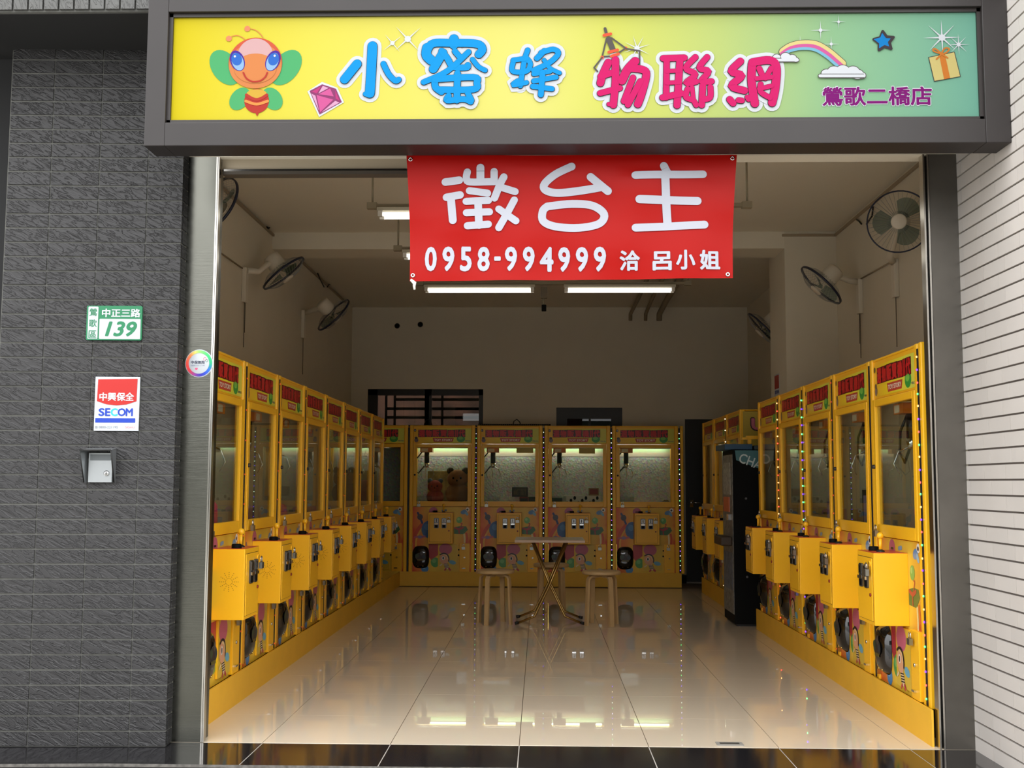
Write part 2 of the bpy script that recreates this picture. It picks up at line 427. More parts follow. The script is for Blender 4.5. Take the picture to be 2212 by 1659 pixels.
# windows and door of the back wall
blk = mat('black frame', '121110', .4)
wglass = glassmat('window glass', 'c8d0cc')
wn = S(bpy.data.objects.new('window_1', None)); COL.objects.link(wn)
fr = MB()
for a in (-2.17, -1.455, -.775): fr.box(a, a+.055 if a > -2 else a+.12, WB+.03, WB+.09, 1.25, 2.385, blk)
fr.box(-1.455, -1.37, WB+.03, WB+.09, 1.25, 2.385, blk)
fr.box(-2.17, -.72, WB+.03, WB+.09, 2.31, 2.385, blk); fr.box(-2.17, -.72, WB+.03, WB+.09, 1.25, 1.32, blk)
fr.build('window_frame', wn)
for z in (2.262, 2.145, 2.035, 1.92, 1.81, 1.70, 1.59):
    MB().box(-1.94 if z != 2.262 else -1.83, -1.45, WB+.10, WB+.115, z-.018, z+.018, blk).build('bar', wn)
    MB().box(-1.37, -.77, WB+.10, WB+.115, z-.018, z+.018, blk).build('bar', wn)
for x in (-1.95, -1.84, -1.24):
    MB().box(x-.015, x+.015, WB+.10, WB+.115, 1.3, 2.33, blk).build('bar', wn)
MB().box(-2.05, -1.455, WB+.055, WB+.06, 1.32, 2.31, wglass).build('window_pane', wn); MB().box(-1.37, -.775, WB+.055, WB+.06, 1.32, 2.31, wglass).build('window_pane', wn)
wn = S(bpy.data.objects.new('window_2', None)); COL.objects.link(wn)
fr = MB().box(.195, 1.016, WB+.03, WB+.09, 2.02, 2.157, blk).box(.195, .33, WB+.03, WB+.09, 1.25, 2.02, blk).box(.88, 1.016, WB+.03, WB+.09, 1.25, 2.02, blk).box(.33, .88, WB+.03, WB+.09, 1.25, 1.33, blk)
fr.build('window_frame', wn)
MB().box(.33, .88, WB+.055, WB+.06, 1.33, 2.02, glassmat('dark glass', '50605a')).build('window_pane', wn)
MB().box(.60, .625, WB+.045, WB+.07, 1.33, 2.02, blk).build('bar', wn)
dr = S(MB().box(1.79, 2.45, WB+.02, WB+.10, 0, 2.015, blk).build('door_1'))
hnd = MB().box(1.845, 1.885, WB+.01, WB+.02, .93, 1.02, chrome)
hnd.tube([(1.865, WB+.015, .985), (1.865, WB-.03, .985), (1.98, WB-.03, .98)], .008, chrome); hnd.build('door_handle', dr)
MB().box(1.79, 2.45, WB-.02, WB+.02, 0, .018, mat('sill', '8a8378', .6)).build('door_sill', dr)
for u, v, wh in ((858, 704, 'nearer the room corner'), (908, 701, 'further from the room corner')):
    p = onY(u, v, WB)
    h = MB().lathe([(.030, -.004), (.036, -.004), (.036, .0), (.030, .0)], mat('pipe collar', '6c6253', .7), n=20)
    h.lathe([(.0301, .004), (.0001, .004)], black_m, n=20).xf(lambda q: (q[0], -q[2]-.001, q[1]))
    tag(h.build('vent_hole', loc=(p.x, WB-.001, p.z)), 'round black pipe hole in the beige back wall, the one %s' % wh, 'vent hole', 'pipe holes in the back wall')

# ================================================================== SHOP SIGN
SY = -.60
def sp(u, v, Y=SY):
    p = onY(u, v, Y); return (p.x, p.z)
def c2(pts, ox=650, k=3.16, Y=SY): return [sp(ox + x/k, y/k, Y) for x, y in pts]
KS = (sp(1000, 100)[0]-sp(900, 100)[0])/100          # metres per photo pixel on the sign
sg = thing('shop_sign', 'long illuminated shop sign with cartoon bee and Chinese shop name above entrance', 'sign', (0.14, -.63, 2.662))
def loc(mb): return mb.xf(lambda v: (v[0]-.14, v[1]+.63, v[2]-2.662))
fx0, fx1, fz0, fz1, dz = -1.722, 1.998, 2.662, 3.372, .0
ix0, ix1, iz0, iz1 = -1.632, 1.892, 2.766, 3.262
f = MB()
f.box(fx0, ix0, -.63, -.47, fz0, fz1, sign_brown).box(ix1, fx1, -.63, -.47, fz0, fz1, sign_brown)
f.box(ix0, ix1, -.63, -.47, fz0, iz0, sign_brown).box(ix0, ix1, -.63, -.47, iz1, fz1, sign_brown).box(ix0, ix1, -.53, -.47, iz0, iz1, sign_brown)
loc(f).build('frame', sg, bevel=.003)
f = MB(); q = .016
for a in ((ix0, ix0+q, iz0, iz1), (ix1-q, ix1, iz0, iz1), (ix0, ix1, iz0, iz0+q), (ix0, ix1, iz1-q, iz1)): f.box(a[0], a[1], -.612, -.58, a[2], a[3], mat('inner trim', '241e1c', .45))
loc(f).build('inner_trim', sg)
EM = .012
def dim(c, k=.60):
    return ''.join('%02x' % int(int(c[i:i+2], 16)*k**(1/2.2)) for i in (0, 2, 4))
face_m = gradmat('sign face print', [(p_, dim(c_) if isinstance(c_, str) else tuple(x*.79 for x in c_)) for p_, c_ in ((0, 'd4c216'), (.18, (.86, .82, .32)), (.45, (.86, .84, .46)), (.55, (.80, .81, .38)), (.68, 'b4c472'), (.82, '8cb88a'), (1, '74b09c'))], 0, -1.62, 1.90, rough=.6, emit=EM, spec=.08)
fc = MB().rect(ix0+.012, ix1-.012, iz0+.012, iz1-.012, 0, face_m)
o = fc.build('face', sg, loc=(-.14, .03, -2.662))
def em(name, c='808080', e=EM, r=.35): return mat('print ' + name, dim(c), .6, spec=.08, emit=e)
WH, BLU, PNK, INK, DRED = em('white', 'd4d8de'), em('sky blue', '0f92d8'), em('pink', 'cc1c66'), em('ink', '3c3438', .05), em('plum', '7c1270')
def glyphs(name, data, ox, fill, olw=9, edge=None):
    b = MB()
    for pts, wd in data:
        P = c2(pts, ox); ww = wd/3.16*KS
        b.stroke(P, ww+olw*2*KS, SY-.001, WH)
        b.stroke(P, ww+1.6*KS, SY-.004, edge or INK)
        b.stroke(P, ww-.2*KS, SY-.007, fill)
    loc(b).build(name, sg)
XIAO = [([(385,440),(300,545)],62),([(490,318),(482,480),(472,640)],66),([(468,655),(442,645)],34),([(565,440),(600,510),(645,555),(668,548)],40)]
MI = [([(1045,268),(1045,310)],62),([(865,345),(905,300),(1040,298),(1200,303),(1240,340),(1215,375)],56),([(862,330),(858,380),(890,415)],66),([(970,365),(905,475)],60),([(962,352),(1002,405),(1040,460),(1130,465),(1140,450)],44),([(1145,360),(1000,490),(840,565)],40),([(1052,355),(1092,402)],40),([(1172,410),(1212,460),(1258,485)],34),
      ([(915,548),(920,600),(960,632)],46),([(920,546),(1180,533),(1202,570),(1180,615),(950,618)],46),([(1070,508),(1066,690)],46),([(1010,660),(1000,692),(1110,682),(1160,700)],42),([(1140,640),(1165,690)],40)]
FENG = [([(1548,345),(1525,420),(1498,590)],36),([(1450,425),(1446,490),(1540,490),(1566,440),(1540,400)],36),([(1450,415),(1540,402)],36),([(1480,555),(1446,585),(1540,568)],34),([(1662,352),(1612,402)],40),([(1640,365),(1720,342),(1757,370),(1700,430),(1590,485)],38),([(1660,415),(1700,470),(1765,503)],30),([(1590,510),(1700,492)],34),([(1590,558),(1742,532)],36),([(1582,595),(1714,612)],36),([(1650,500),(1638,652)],40)]
WU = [([(202,430),(165,510),(148,570)],52),([(150,525),(255,492)],44),([(146,640),(280,605)],42),([(250,412),(250,560),(236,720)],50),([(240,722),(205,715)],30),([(385,422),(332,480),(295,555)],58),([(350,470),(440,482),(460,520),(430,640),(403,715)],52),([(370,535),(308,695)],42),([(420,560),(335,720)],42)]
LIAN = [([(577,402),(720,398)],46),([(600,410),(596,670)],42),([(690,412),(670,722)],48),([(600,490),(690,486)],30),([(600,570),(690,566)],30),([(572,670),(700,642)],44),([(795,395),(730,470),(795,512),(730,572),(800,562)],42),([(875,395),(822,468),(885,492),(835,560),(905,560)],42),([(742,612),(730,668),(780,690),(800,722)],38),([(772,600),(782,690)],30),([(845,592),(838,722)],44),([(897,600),(895,670),(850,684)],40)]
WANG = [([(1102,422),(1040,490),(1112,520),(1042,590),(1130,622)],50),([(1030,682),(1052,708)],46),([(1090,688),(1112,690)],40),([(1150,668),(1158,682)],36),([(1182,440),(1178,560),(1200,710)],56),([(1185,430),(1300,416),(1346,460),(1340,600),(1318,705)],56),([(1230,472),(1252,522)],40),([(1312,470),(1272,540)],34),([(1212,542),(1312,532)],32),([(1240,580),(1240,632),(1302,672)],38),([(1230,612),(1312,592)],32)]
for nm, d, ox, c in (('lettering', XIAO, 650, BLU), ('lettering', MI, 650, BLU), ('lettering', FENG, 650, BLU), ('lettering', WU, 1250, PNK), ('lettering', LIAN, 1250, PNK), ('lettering', WANG, 1250, PNK)):
    glyphs(nm, d, ox, c)
b = MB(); (x0, z0), (x1, z1) = sp(1776, 229), sp(2012, 187)
b.text('鶯歌二橋店', x0-.004, x1+.004, z0-.004, z1+.004, SY-.002, WH, .055); b.text('鶯歌二橋店', x0, x1, z0, z1, SY-.003, DRED, .025)
loc(b).build('lettering', sg)
# bee picture (crop of the photograph 440,40 at 7.542 px)
def bp(pts): return [sp(440 + x/7.542, 40 + y/7.542) for x, y in pts]
kb = KS/7.542
GRN, GRN2, SKIN, SKIN2, ORG, RD, YEL, NAVY, BL2, LBL = em('green', '50aa6c'), em('leaf edge', '9ac86a'), em('skin', 'd2824c'), em('pale skin', 'd0a6a6'), em('orange red', 'cc5a40'), em('brick red', 'b43a30'), em('honey', 'd0a640'), em('violet', '4a2f96'), em('blue', '3268c0'), em('pale blue', '8eb2d8')
b = MB()
def bel(cx, cz, rx, rz, lay, m, rot=0., n=28, a0=0, a1=2*math.pi):
    c = bp([(cx, cz)])[0]; b.ell(c[0], c[1], rx*kb, rz*kb, SY-.0015-.0005*lay, m, rot, n, a0, a1)
for sgn, cx in ((1, 350), (-1, 1340)):
    bel(cx, 800, 330, 215, 0, GRN, -.95*sgn if sgn > 0 else .95)
for sgn, cx in ((1, 590), (-1, 1120)):
    bel(cx, 1310, 205, 150, 1, GRN, .95*sgn)
bel(865, 1345, 203, 205, 2, RD); bel(865, 1230, 165, 75, 3, YEL)
b.stroke(bp([(700,1250),(780,1300),(865,1325),(950,1300),(1030,1250)]), 50*kb, SY-.0035, RD)
b.stroke(bp([(690,1350),(865,1400),(1045,1350)]), 46*kb, SY-.0035, em('amber', 'e8914a'))
b.poly(bp([(845,1540),(875,1600),(900,1540)])[::-1], SY-.003, RD)
bel(845, 730, 440, 428, 4, ORG, 0, 40); bel(845, 770, 432, 386, 5, SKIN, 0, 40); bel(845, 595, 285, 272, 6, SKIN2, 0, 36); bel(845, 640, 330, 240, 7, em('mid skin', 'd69c82'), 0, 36, math.pi*1.03, math.pi*1.97); bel(845, 820, 345, 250, 8, SKIN, 0, 36)
for sgn, cx in ((1, 555), (-1, 1132)):
    bel(cx, 697, 115, 180, 9, NAVY, .38*sgn); bel(cx+6*sgn, 712, 95, 155, 10, LBL, .38*sgn); bel(cx-12*sgn, 672, 86, 106, 11, BL2, .3*sgn)
bel(515, 627, 19, 19, 12, WH); bel(1163, 616, 19, 19, 12, WH)
b.stroke(bp([(652,890),(700,980),(780,1030),(845,1038),(930,1022),(1010,960),(1042,890)]), 26*kb, SY-.007, RD)
b.stroke(bp([(460,295),(540,280),(610,300),(675,345)]), 14*kb, SY-.002, em('tan', 'd8834a')); b.stroke(bp([(770,172),(850,195),(920,250),(965,310)]), 14*kb, SY-.002, em('tan'))
bel(413, 330, 48, 48, 2, em('salmon', 'ee8a62')); bel(713, 170, 48, 48, 2, em('salmon'))
loc(b).build('bee_picture', sg)
# diamond, claw, stars, rainbow, gift
b = MB()
def lay(n): return SY-.002-.0006*n
D = lambda pts: c2(pts)
b.poly(D([(45,625),(145,560),(250,600),(295,700),(125,800)])[::-1], lay(0), WH); b.poly(D([(60,622),(146,577),(240,607),(280,698),(128,783)])[::-1], lay(1), em('gem dark', '8a3f6c'))
P1, P2, P3 = em('gem pink', 'cc5a94'), em('gem light', 'd4a0be'), em('gem deep', 'ba3c78')
for pts, m in (([(75,628),(140,590),(110,640)], P3), ([(150,588),(190,602),(120,640)], P2), ([(200,605),(225,660),(122,645)], P1), ([(235,618),(265,690),(238,675)], P3), ([(108,650),(222,682),(132,768)], P1), ([(72,640),(100,655),(125,760)], P2), ([(235,690),(265,702),(140,770)], P2)):
    b.poly(D(pts)[::-1], lay(2), m)
loc(b).build('diamond_picture', sg); b = MB()
def spark(cx, cz, r, rot=.6, n=4):
    c = sp(cx, cz)
    b.ell(c[0], c[1], r*.18*KS, r*.18*KS, lay(4), WH)
    for k in range(n):
        a = rot + math.pi*2*k/n
        t = Vector((math.cos(a), math.sin(a)))*r*KS; s_ = Vector((-t.y, t.x)).normalized()*r*.05*KS
        b.poly([(c[0]+s_.x, c[1]+s_.y), (c[0]-s_.x, c[1]-s_.y), (c[0]+t.x, c[1]+t.y)], lay(3)-4e-5*k, WH)
for a in ((848, 94, 26, .7), (881, 85, 38, .75), (1376, 105, 30, .3, 8), (1772, 66, 22, 0), (1728, 93, 16, 0), (1811, 48, 16, 0), (1795, 96, 18, 0), (2034, 82, 40, .8, 8), (2070, 97, 24, .8, 8)): spark(*a)
loc(b).build('sparkles', sg)['kind'] = 'stuff'; b = MB()
G = em('charcoal', '55504c', .08); OR = em('claw red', 'ee5a3c')
E3 = lambda pts: c2(pts, 1250)
b.stroke(E3([(180,198),(190,235)]), 20/3.16*KS, lay(4), G); b.stroke(E3([(205,270),(235,345)]), 38/3.16*KS, lay(4), G)
for p in ([(190,265),(160,390),(245,385)], [(225,262),(320,332),(255,375)]): 
    for q1, q2 in zip(p[:-1], p[1:]): b.stroke(E3([q1, q2]), 11/3.16*KS, lay(4), G)
for p in ([(160,395),(105,465),(128,490)], [(320,335),(415,350),(415,455)], [(255,395),(290,495)]):
    for q1, q2 in zip(p[:-1], p[1:]): b.stroke(E3([q1, q2]), 11/3.16*KS, lay(4), G)
for p in ([(172,245),(218,235)], [(205,360),(265,345)], [(222,388),(270,372)]): b.stroke(E3(p), 20/3.16*KS, lay(5), OR)
for p in ((160,395), (320,332)): c = E3([p])[0]; b.ell(c[0], c[1], 12/3.16*KS, 12/3.16*KS, lay(5), OR)
loc(b).build('claw_picture', sg); b = MB()
arcP = E3([(1395,370),(1450,335),(1530,318),(1620,325),(1700,370),(1760,420),(1795,450)])
for dx, dzz, m, wd in ((0, 14, G, 62), (0, 14, em('rb yellow', 'd8c884'), 54), (-6, -2, em('rb pink', 'cc5c98'), 34), (-14, -18, em('rb blue', '78b2cc'), 20)):
    b.stroke([(x+dx*KS/3.16*1.0, z+dzz*KS/3.16) for x, z in arcP], wd/3.16*KS, lay(4)-.0004*(('62', '54', '34', '20').index(str(wd))), m)
def cloud(cs, base, lz):
    for grow, m, l in ((5, G, lz), (0, WH, lz+1)):
        for ci, (x, y, r) in enumerate(cs):
            c = E3([(x, y)])[0]; b.ell(c[0], c[1], (r+grow)/3.16*KS, (r*.8+grow)/3.16*KS, lay(l)-5e-5*ci, m)
        b.stroke(E3([(base[0], base[2]), (base[1], base[2])]), (20+grow*2)/3.16*KS, lay(l), m)
cloud([(1350,395,25),(1410,390,32),(1455,400,28),(1480,412,18)], (1335, 1490, 414), 7)
cloud([(1690,505,35),(1740,490,42),(1800,485,45),(1870,490,42),(1900,510,40),(1930,518,25)], (1645, 1945, 522), 7)
loc(b).build('rainbow_picture', sg); b = MB()
st5 = []
cx, cz = sp(1909, 90)
for k in range(10):
    a = math.pi/2 + math.pi*k/5 + .1; r = (22 if k % 2 == 0 else 11.5)*KS; st5.append((cx + r*math.cos(a), cz + r*math.sin(a)))
for i in range(10): b.stroke([st5[i], st5[(i+1) % 10]], 6*KS, lay(3), INK)
b.poly(st5, lay(4), em('star blue', '107cc4'))
loc(b).build('star_picture', sg); b = MB()
R4 = lambda pts: [sp(1600 + x/3.614, y/3.614) for x, y in pts]
b.poly(R4([(1462,448),(1668,405),(1716,600),(1508,640)])[::-1], lay(2), INK); b.poly(R4([(1468,452),(1664,411),(1710,598),(1511,634)])[::-1], lay(3), em('gift cream', 'cebe78'))
b.poly(R4([(1548,440),(1592,428),(1632,612),(1585,622)])[::-1], lay(4), em('gift orange', 'cc7830'))
for p in ([(1565,425),(1500,400),(1515,385),(1565,420)], [(1565,420),(1590,380),(1625,385),(1600,415),(1565,425)], [(1565,425),(1525,465)], [(1565,425),(1612,455)]): b.stroke(R4(p), 12/3.614*KS, lay(5), em('gift orange'))
loc(b).build('gift_picture', sg)

# ================================================================== RED BANNER
BY = -.44
bn = thing('banner', 'red vinyl recruitment banner with white Chinese lettering and phone number hung under sign', 'banner', (.13, BY, 2.66))
ban_m = mat('red vinyl', '980a04', .4, spec=.14, bump=(2.6, .7, (1, 1, 1.6)))
TL, TR, BR, BL = sp(878, 336, BY), sp(1592, 334, BY), sp(1583, 601, BY), sp(885, 608, BY)
def wav(x, z):
    s_ = .006*math.sin(x*7.3+z*3) + .004*math.sin(x*17-z*9+1) + .003*math.sin(z*21+x*4)
    return s_ * (1 if z < 2.6 else .5)
b = MB(); nx, nz = 60, 24; vs = []
for j in range(nz+1):
    t = j/nz
    for i in range(nx+1):
        s_ = i/nx
        xa = TL[0]+(TR[0]-TL[0])*s_; xb = BL[0]+(BR[0]-BL[0])*s_; za = TL[1]+(TR[1]-TL[1])*s_; zb = BL[1]+(BR[1]-BL[1])*s_
        x = xa+(xb-xa)*t - (.006*math.sin(math.pi*t)*(1 if s_ > .5 else -1))*abs(2*s_-1); z = za+(zb-za)*t
        vs.append((x, BY+wav(x, z), z))
b.add(vs, [(j*(nx+1)+i, (j+1)*(nx+1)+i, (j+1)*(nx+1)+i+1, j*(nx+1)+i+1) for j in range(nz) for i in range(nx)], ban_m, True)
lb = lambda mb: mb.xf(lambda v: (v[0]-.13, v[1]-BY, v[2]-2.66))
lb(b).build('sheet', bn)
BW = mat('banner white', 'a8aab4', .45, spec=.2, bump=(2.2, .35, (1, 1, 1.6)))
B7 = lambda pts: [sp(860 + x/2.949, 330 + y/2.949, BY) for x, y in pts]
KB = (sp(1000, 400, BY)[0]-sp(900, 400, BY)[0])/100/2.949
def ban(data):
    b = MB()
    for pts, wd in data: b.stroke(B7(pts), wd*KB, 0, BW)
    b.xf(lambda v: (v[0], BY+wav(v[0], v[2])-.004+v[1], v[2])); lb(b).build('lettering', bn)
ban([([(302,188),(390,178)],50),([(310,287),(395,273)],50),([(338,300),(350,435)],50),([(442,125),(436,165),(460,190),(610,186)],46),([(612,122),(612,186)],46),([(525,98),(525,186)],50),([(455,246),(570,260)],46),([(435,315),(575,306)],46),([(437,388),(582,379)],46),([(443,470),(575,458)],46),([(510,312),(516,465)],48),([(674,155),(650,200),(614,290)],46),([(662,222),(745,246)],46),([(740,300),(690,395),(642,480)],46),([(642,360),(750,436)],46)])
ban([([(1105,90),(1000,140),(932,200),(940,238),(1010,256),(1130,246),(1285,222)],50),([(1226,156),(1336,246)],50),([(950,342),(1110,324),(1240,336),(1312,392),(1280,452),(1150,477),(1000,470),(924,436),(922,372),(950,342)],50)])
ban([([(1692,86),(1715,132)],50),([(1510,148),(1942,136)],50),([(1536,300),(1905,310)],52),([(1512,480),(1950,460)],50),([(1700,140),(1706,310),(1716,462)],52)])
b = MB()
for ch, x0, x1 in (('0',170,248),('9',282,360),('5',394,470),('8',505,584),('-',612,654),('9',680,758),('9',794,870),('4',902,990),('9',1020,1096),('9',1132,1210),('9',1246,1324)):
    z0, z1 = (757, 600) if ch != '-' else (690, 662)
    P = B7([(x0, z0), (x1, z1)]); b.text(ch, P[0][0], P[1][0], P[0][1], P[1][1], 0, BW, .032)
b.xf(lambda v: (v[0], BY+wav(v[0], v[2])-.004+v[1], v[2])); lb(b).build('lettering', bn)
for ch, x0, x1, y0, y1 in (('洽',1410,1540,752,624),('呂',1620,1740,752,630),('小',1768,1890,748,622),('姐',1920,2050,748,622)):
    b = MB(); P = B7([(x0, y0), (x1, y1)]); b.text(ch, P[0][0], P[1][0], P[0][1], P[1][1], 0, BW, .035)
    b.xf(lambda v: (v[0], BY+wav(v[0], v[2])-.004+v[1], v[2])); lb(b).build('lettering', bn)
for u, v in ((887, 345), (1582, 342), (892, 595), (1572, 593)):
    p = sp(u, v, BY); y = BY + wav(p[0], p[1]) - .004
    h = MB().lathe([(.004, -.002), (.005, .002), (.009, .002), (.010, -.002)], chrome, n=16).xf(lambda q: (q[0], -q[2], q[1]))
    h.xf(lambda q: (q[0]+p[0]-.13, q[1]+y-BY, q[2]+p[1]-2.66)); h.build('eyelet', bn)
p = sp(890, 609, BY)
kn = MB().tube([(p[0]-.005, BY, p[1]+.01), (p[0]+.012, BY-.004, p[1]-.006), (p[0]+.01, BY, p[1]-.02), (p[0]+.012, BY, p[1]-.035)], [.006, .009, .006, .005], white_pl)
lb(kn).build('cord_knot', bn)

# ================================================================== PLATES ON THE GREY WALL
nrm = Vector((-math.sin(TH), math.cos(TH), 0)); org = Vector((-1.722, -.09, 0)); ax = Vector((math.cos(TH), math.sin(TH), 0))
def gp(u, v, off=0.):
    d = ray(u, v); t = (org + nrm*off - EYE).dot(nrm) / d.dot(nrm); p = EYE + d*t - org
    return (p.dot(ax), p.z)
def wallthing(name, label, cat, x, z): 
    p = org + ax*x; return thing(name, label, cat, (p.x, p.y, z), TH)
def rrect(x0, x1, z0, z1, r, n=5):
    P = []
    for cx, cz, a in ((x1-r, z0+r, -math.pi/2), (x1-r, z1-r, 0), (x0+r, z1-r, math.pi/2), (x0+r, z0+r, math.pi)):
        P += [(cx + r*math.cos(a+math.pi/2*k/n), cz + r*math.sin(a+math.pi/2*k/n)) for k in range(n+1)]
    return P
GR, WT = mat('plate green', '15744a', .35), mat('plate white', 'bcc2c8', .35)
x0, z1 = gp(190, 661); x1, z0 = gp(307, 736)
cx = (x0+x1)/2; hw = (x1-x0)/2; hh = (z1-z0)/2; cz = (z0+z1)/2
t = wallthing('house_number_plate', 'green and white house number plate reading 139 on grey tiled wall', 'number plate', cx, cz)
b = MB().prism(rrect(-hw, hw, -hh, hh, .008), -.012, -.003, GR)
b.build('plate', t)
b = MB(); y = -.0135
b.poly(rrect(-hw+.008, -hw+.055, -hh+.006, hh-.005, .004), y, WT); b.poly(rrect(-hw+.062, hw-.006, -hh+.006, hh-.063, .004), y, WT)
for k, ch in enumerate('鶯歌區'): b.text(ch, -hw+.013, -hw+.050, hh-.050-.053*k, hh-.013-.053*k, y-.001, GR, .01)
b.text('中正三路', -hw+.072, hw-.008, hh-.055, hh-.014, y, WT, .03)
b.text('139', -hw+.090, hw-.022, -hh+.018, hh-.075, y-.001, GR, .03, .25)
b.build('lettering', t)
x0, z1 = gp(208, 814); x1, z0 = gp(300, 931); cx = (x0+x1)/2; hw = (x1-x0)/2; hh = (z1-z0)/2; cz = (z0+z1)/2
t = wallthing('security_plate', 'white security company plate with red panel and blue lettering on grey tiled wall', 'sign', cx, cz)
MB().box(-hw, hw, -.008, -.002, -hh, hh, WT).build('plate', t)
SR, SB, SC2, SG = mat('plate red', 'b01812', .35), mat('plate blue', '123aa8', .35), mat('plate cyan', '2bb0c8', .35), mat('plate grey', '8a8f96', .4)
b = MB(); y = -.0095
k = 2*hh/430                      # plate spans 430 px of the zoomed view
kx = 2*hw/338
Q = lambda px, py: (-hw + (px-768)*kx, hh - (py-1157)*k)
b.poly([Q(785,1352), Q(860,1378), Q(935,1385), Q(1010,1378), Q(1085,1352), Q(1088,1172), Q(789,1178)], y, SR)
(a, c_), (d, e) = Q(803, 1350), Q(1066, 1282); b.text('中興保全', a, d, c_, e, y-.001, WT, .03)
for ch, p0, p1, m in (('S',800,846,SB),('E',850,890,SB),('C',892,945,SC2),('O',945,1006,SB),('M',1006,1060,SB)):
    (a, c_), (d, e) = Q(p0, 1470), Q(p1, 1408); b.text(ch, a, d, c_, e, y, m, .03)
(a, c_), (d, e) = Q(778, 1522), Q(1080, 1487); b.rect(a, d, c_, e, y, SB)
(a, c_), (d, e) = Q(805, 1568), Q(950, 1549); b.text('0800-221195', a, d, c_, e, y, SG, .005)
(a, c_), (d, e) = Q(778, 1568), Q(796, 1549); b.rect(a, d, c_, e, y, SG)
(a, c_), (d, e) = Q(1005, 1566), Q(1078, 1549); b.text('SiGmU', a, d, c_, e, y, mat('plate pink', 'e08a8a', .4))
b.build('lettering', t)
# round security sticker on the steel jamb
p = onY(430, 785, -.004)
t = thing('round_sticker', 'round rainbow-rimmed security sticker on the brushed steel jamb', 'sticker', (p.x, -.0025, p.z))
b = MB().lathe([(.0001, .002), (.066, .002), (.068, 0)], WT, n=40).xf(lambda q: (q[0], -q[2], q[1]))
b.build('disc', t)
import colorsys
b = MB(); n = 48
for i in range(n):
    a0, a1 = 2*math.pi*i/n, 2*math.pi*(i+1)/n
    dg = (math.degrees((a0+a1)/2)) % 360
    stops = [(0, '12a878'), (45, '3cc870'), (90, '98e070'), (110, 'd8d868'), (135, 'e88a48'), (180, 'e2483c'), (215, 'd8303a'), (250, '8a2a90'), (285, '1a22a8'), (325, '1060d0'), (360, '12a878')]
    for (g0, h0), (g1, h1) in zip(stops[:-1], stops[1:]):
        if g0 <= dg < g1:
            f_ = (dg-g0)/(g1-g0); A = [int(h0[j:j+2], 16) for j in (0, 2, 4)]; Bc = [int(h1[j:j+2], 16) for j in (0, 2, 4)]
            hx = ''.join('%02x' % int(x+(y2-x)*f_) for x, y2 in zip(A, Bc))
    m = mat('rim %d' % i, hx, .4)
    b.poly([(.050*math.cos(a0), .050*math.sin(a0)), (.064*math.cos(a0), .064*math.sin(a0)), (.064*math.cos(a1), .064*math.sin(a1)), (.050*math.cos(a1), .050*math.sin(a1))], -.003, m)
b.build('rim', t)
b = MB(); NK = mat('sticker ink', '3a4058', .5)
b.text('中保無限', -.039, .028, -.003, .013, -.003, NK, .02); b.text('0800-22-11-95', -.039, .028, -.013, -.0075, -.003, mat('sticker grey', '8088a0', .5), .01)
b.poly([(-.019, -.022), (-.005, -.022), (-.006, -.029), (-.012, -.033), (-.018, -.029)][::-1], -.003, mat('sticker pink', 'e0507a', .5))
b.ring(.028, .022, .006, .0075, -.003, mat('sticker pink'), 16); b.ring(.037, .013, .005, .0065, -.003, GR, 16)
b.build('lettering', t)
# hooded key-switch box
x0, z1 = gp(176, 972, -.09); x1, z0 = gp(246, 1042, -.03)
cx = (x0+x1)/2-.002; cz = (z0+z1)/2
t = wallthing('key_switch_box', 'small hooded steel key switch box on grey tiled wall', 'switch box', cx, cz)
hs = mat('switch steel', 'aeb2b4', .35, metal=.8)
b = MB(); hw = .072; hh = .074
b.add([(-hw, -.095, hh), (hw, -.095, hh), (hw*.93, -.002, hh+.012), (-hw*.93, -.002, hh+.012), (-hw, -.095, hh-.003), (hw, -.095, hh-.003), (hw*.93, -.002, hh+.009), (-hw*.93, -.002, hh+.009)], [(0,1,2,3),(7,6,5,4),(0,4,5,1),(1,5,6,2),(2,6,7,3),(3,7,4,0)], hs)
for s_ in (-1, 1):
    x = s_*hw
    b.add([(x, -.095, hh), (x*.97, -.03, -hh), (x*.93, -.002, -hh), (x*.93, -.002, hh+.012), (x-s_*.003, -.095, hh), (x*.97-s_*.003, -.03, -hh), (x*.93-s_*.003, -.002, -hh), (x*.93-s_*.003, -.002, hh+.012)], [(0,1,2,3),(7,6,5,4),(0,4,5,1),(1,5,6,2),(3,2,6,7)], hs)
    b.tube([(x, -.096, hh), (x*.97, -.031, -hh)], .003, black_rub, 6)
b.tube([(-hw, -.096, hh), (hw, -.096, hh)], .003, black_rub, 6)
b.build('hood', t)
MB().box(-.055, .055, -.02, -.002, -hh, hh-.012, hs).build('face_plate', t)
MB().box(-.048, .048, -.022, -.02, .028, hh-.018, mat('switch dark', '6c7072', .4, metal=.6)).build('display', t)
b = MB().lathe([(.0001, .006), (.012, .006), (.014, 0)], chrome, n=18).box(-.002, .002, -.007, .007, .006, .0065, black_m).xf(lambda q: (q[0]+.03, -q[2]-.02, q[1]-.032)); b.build('keyhole', t)

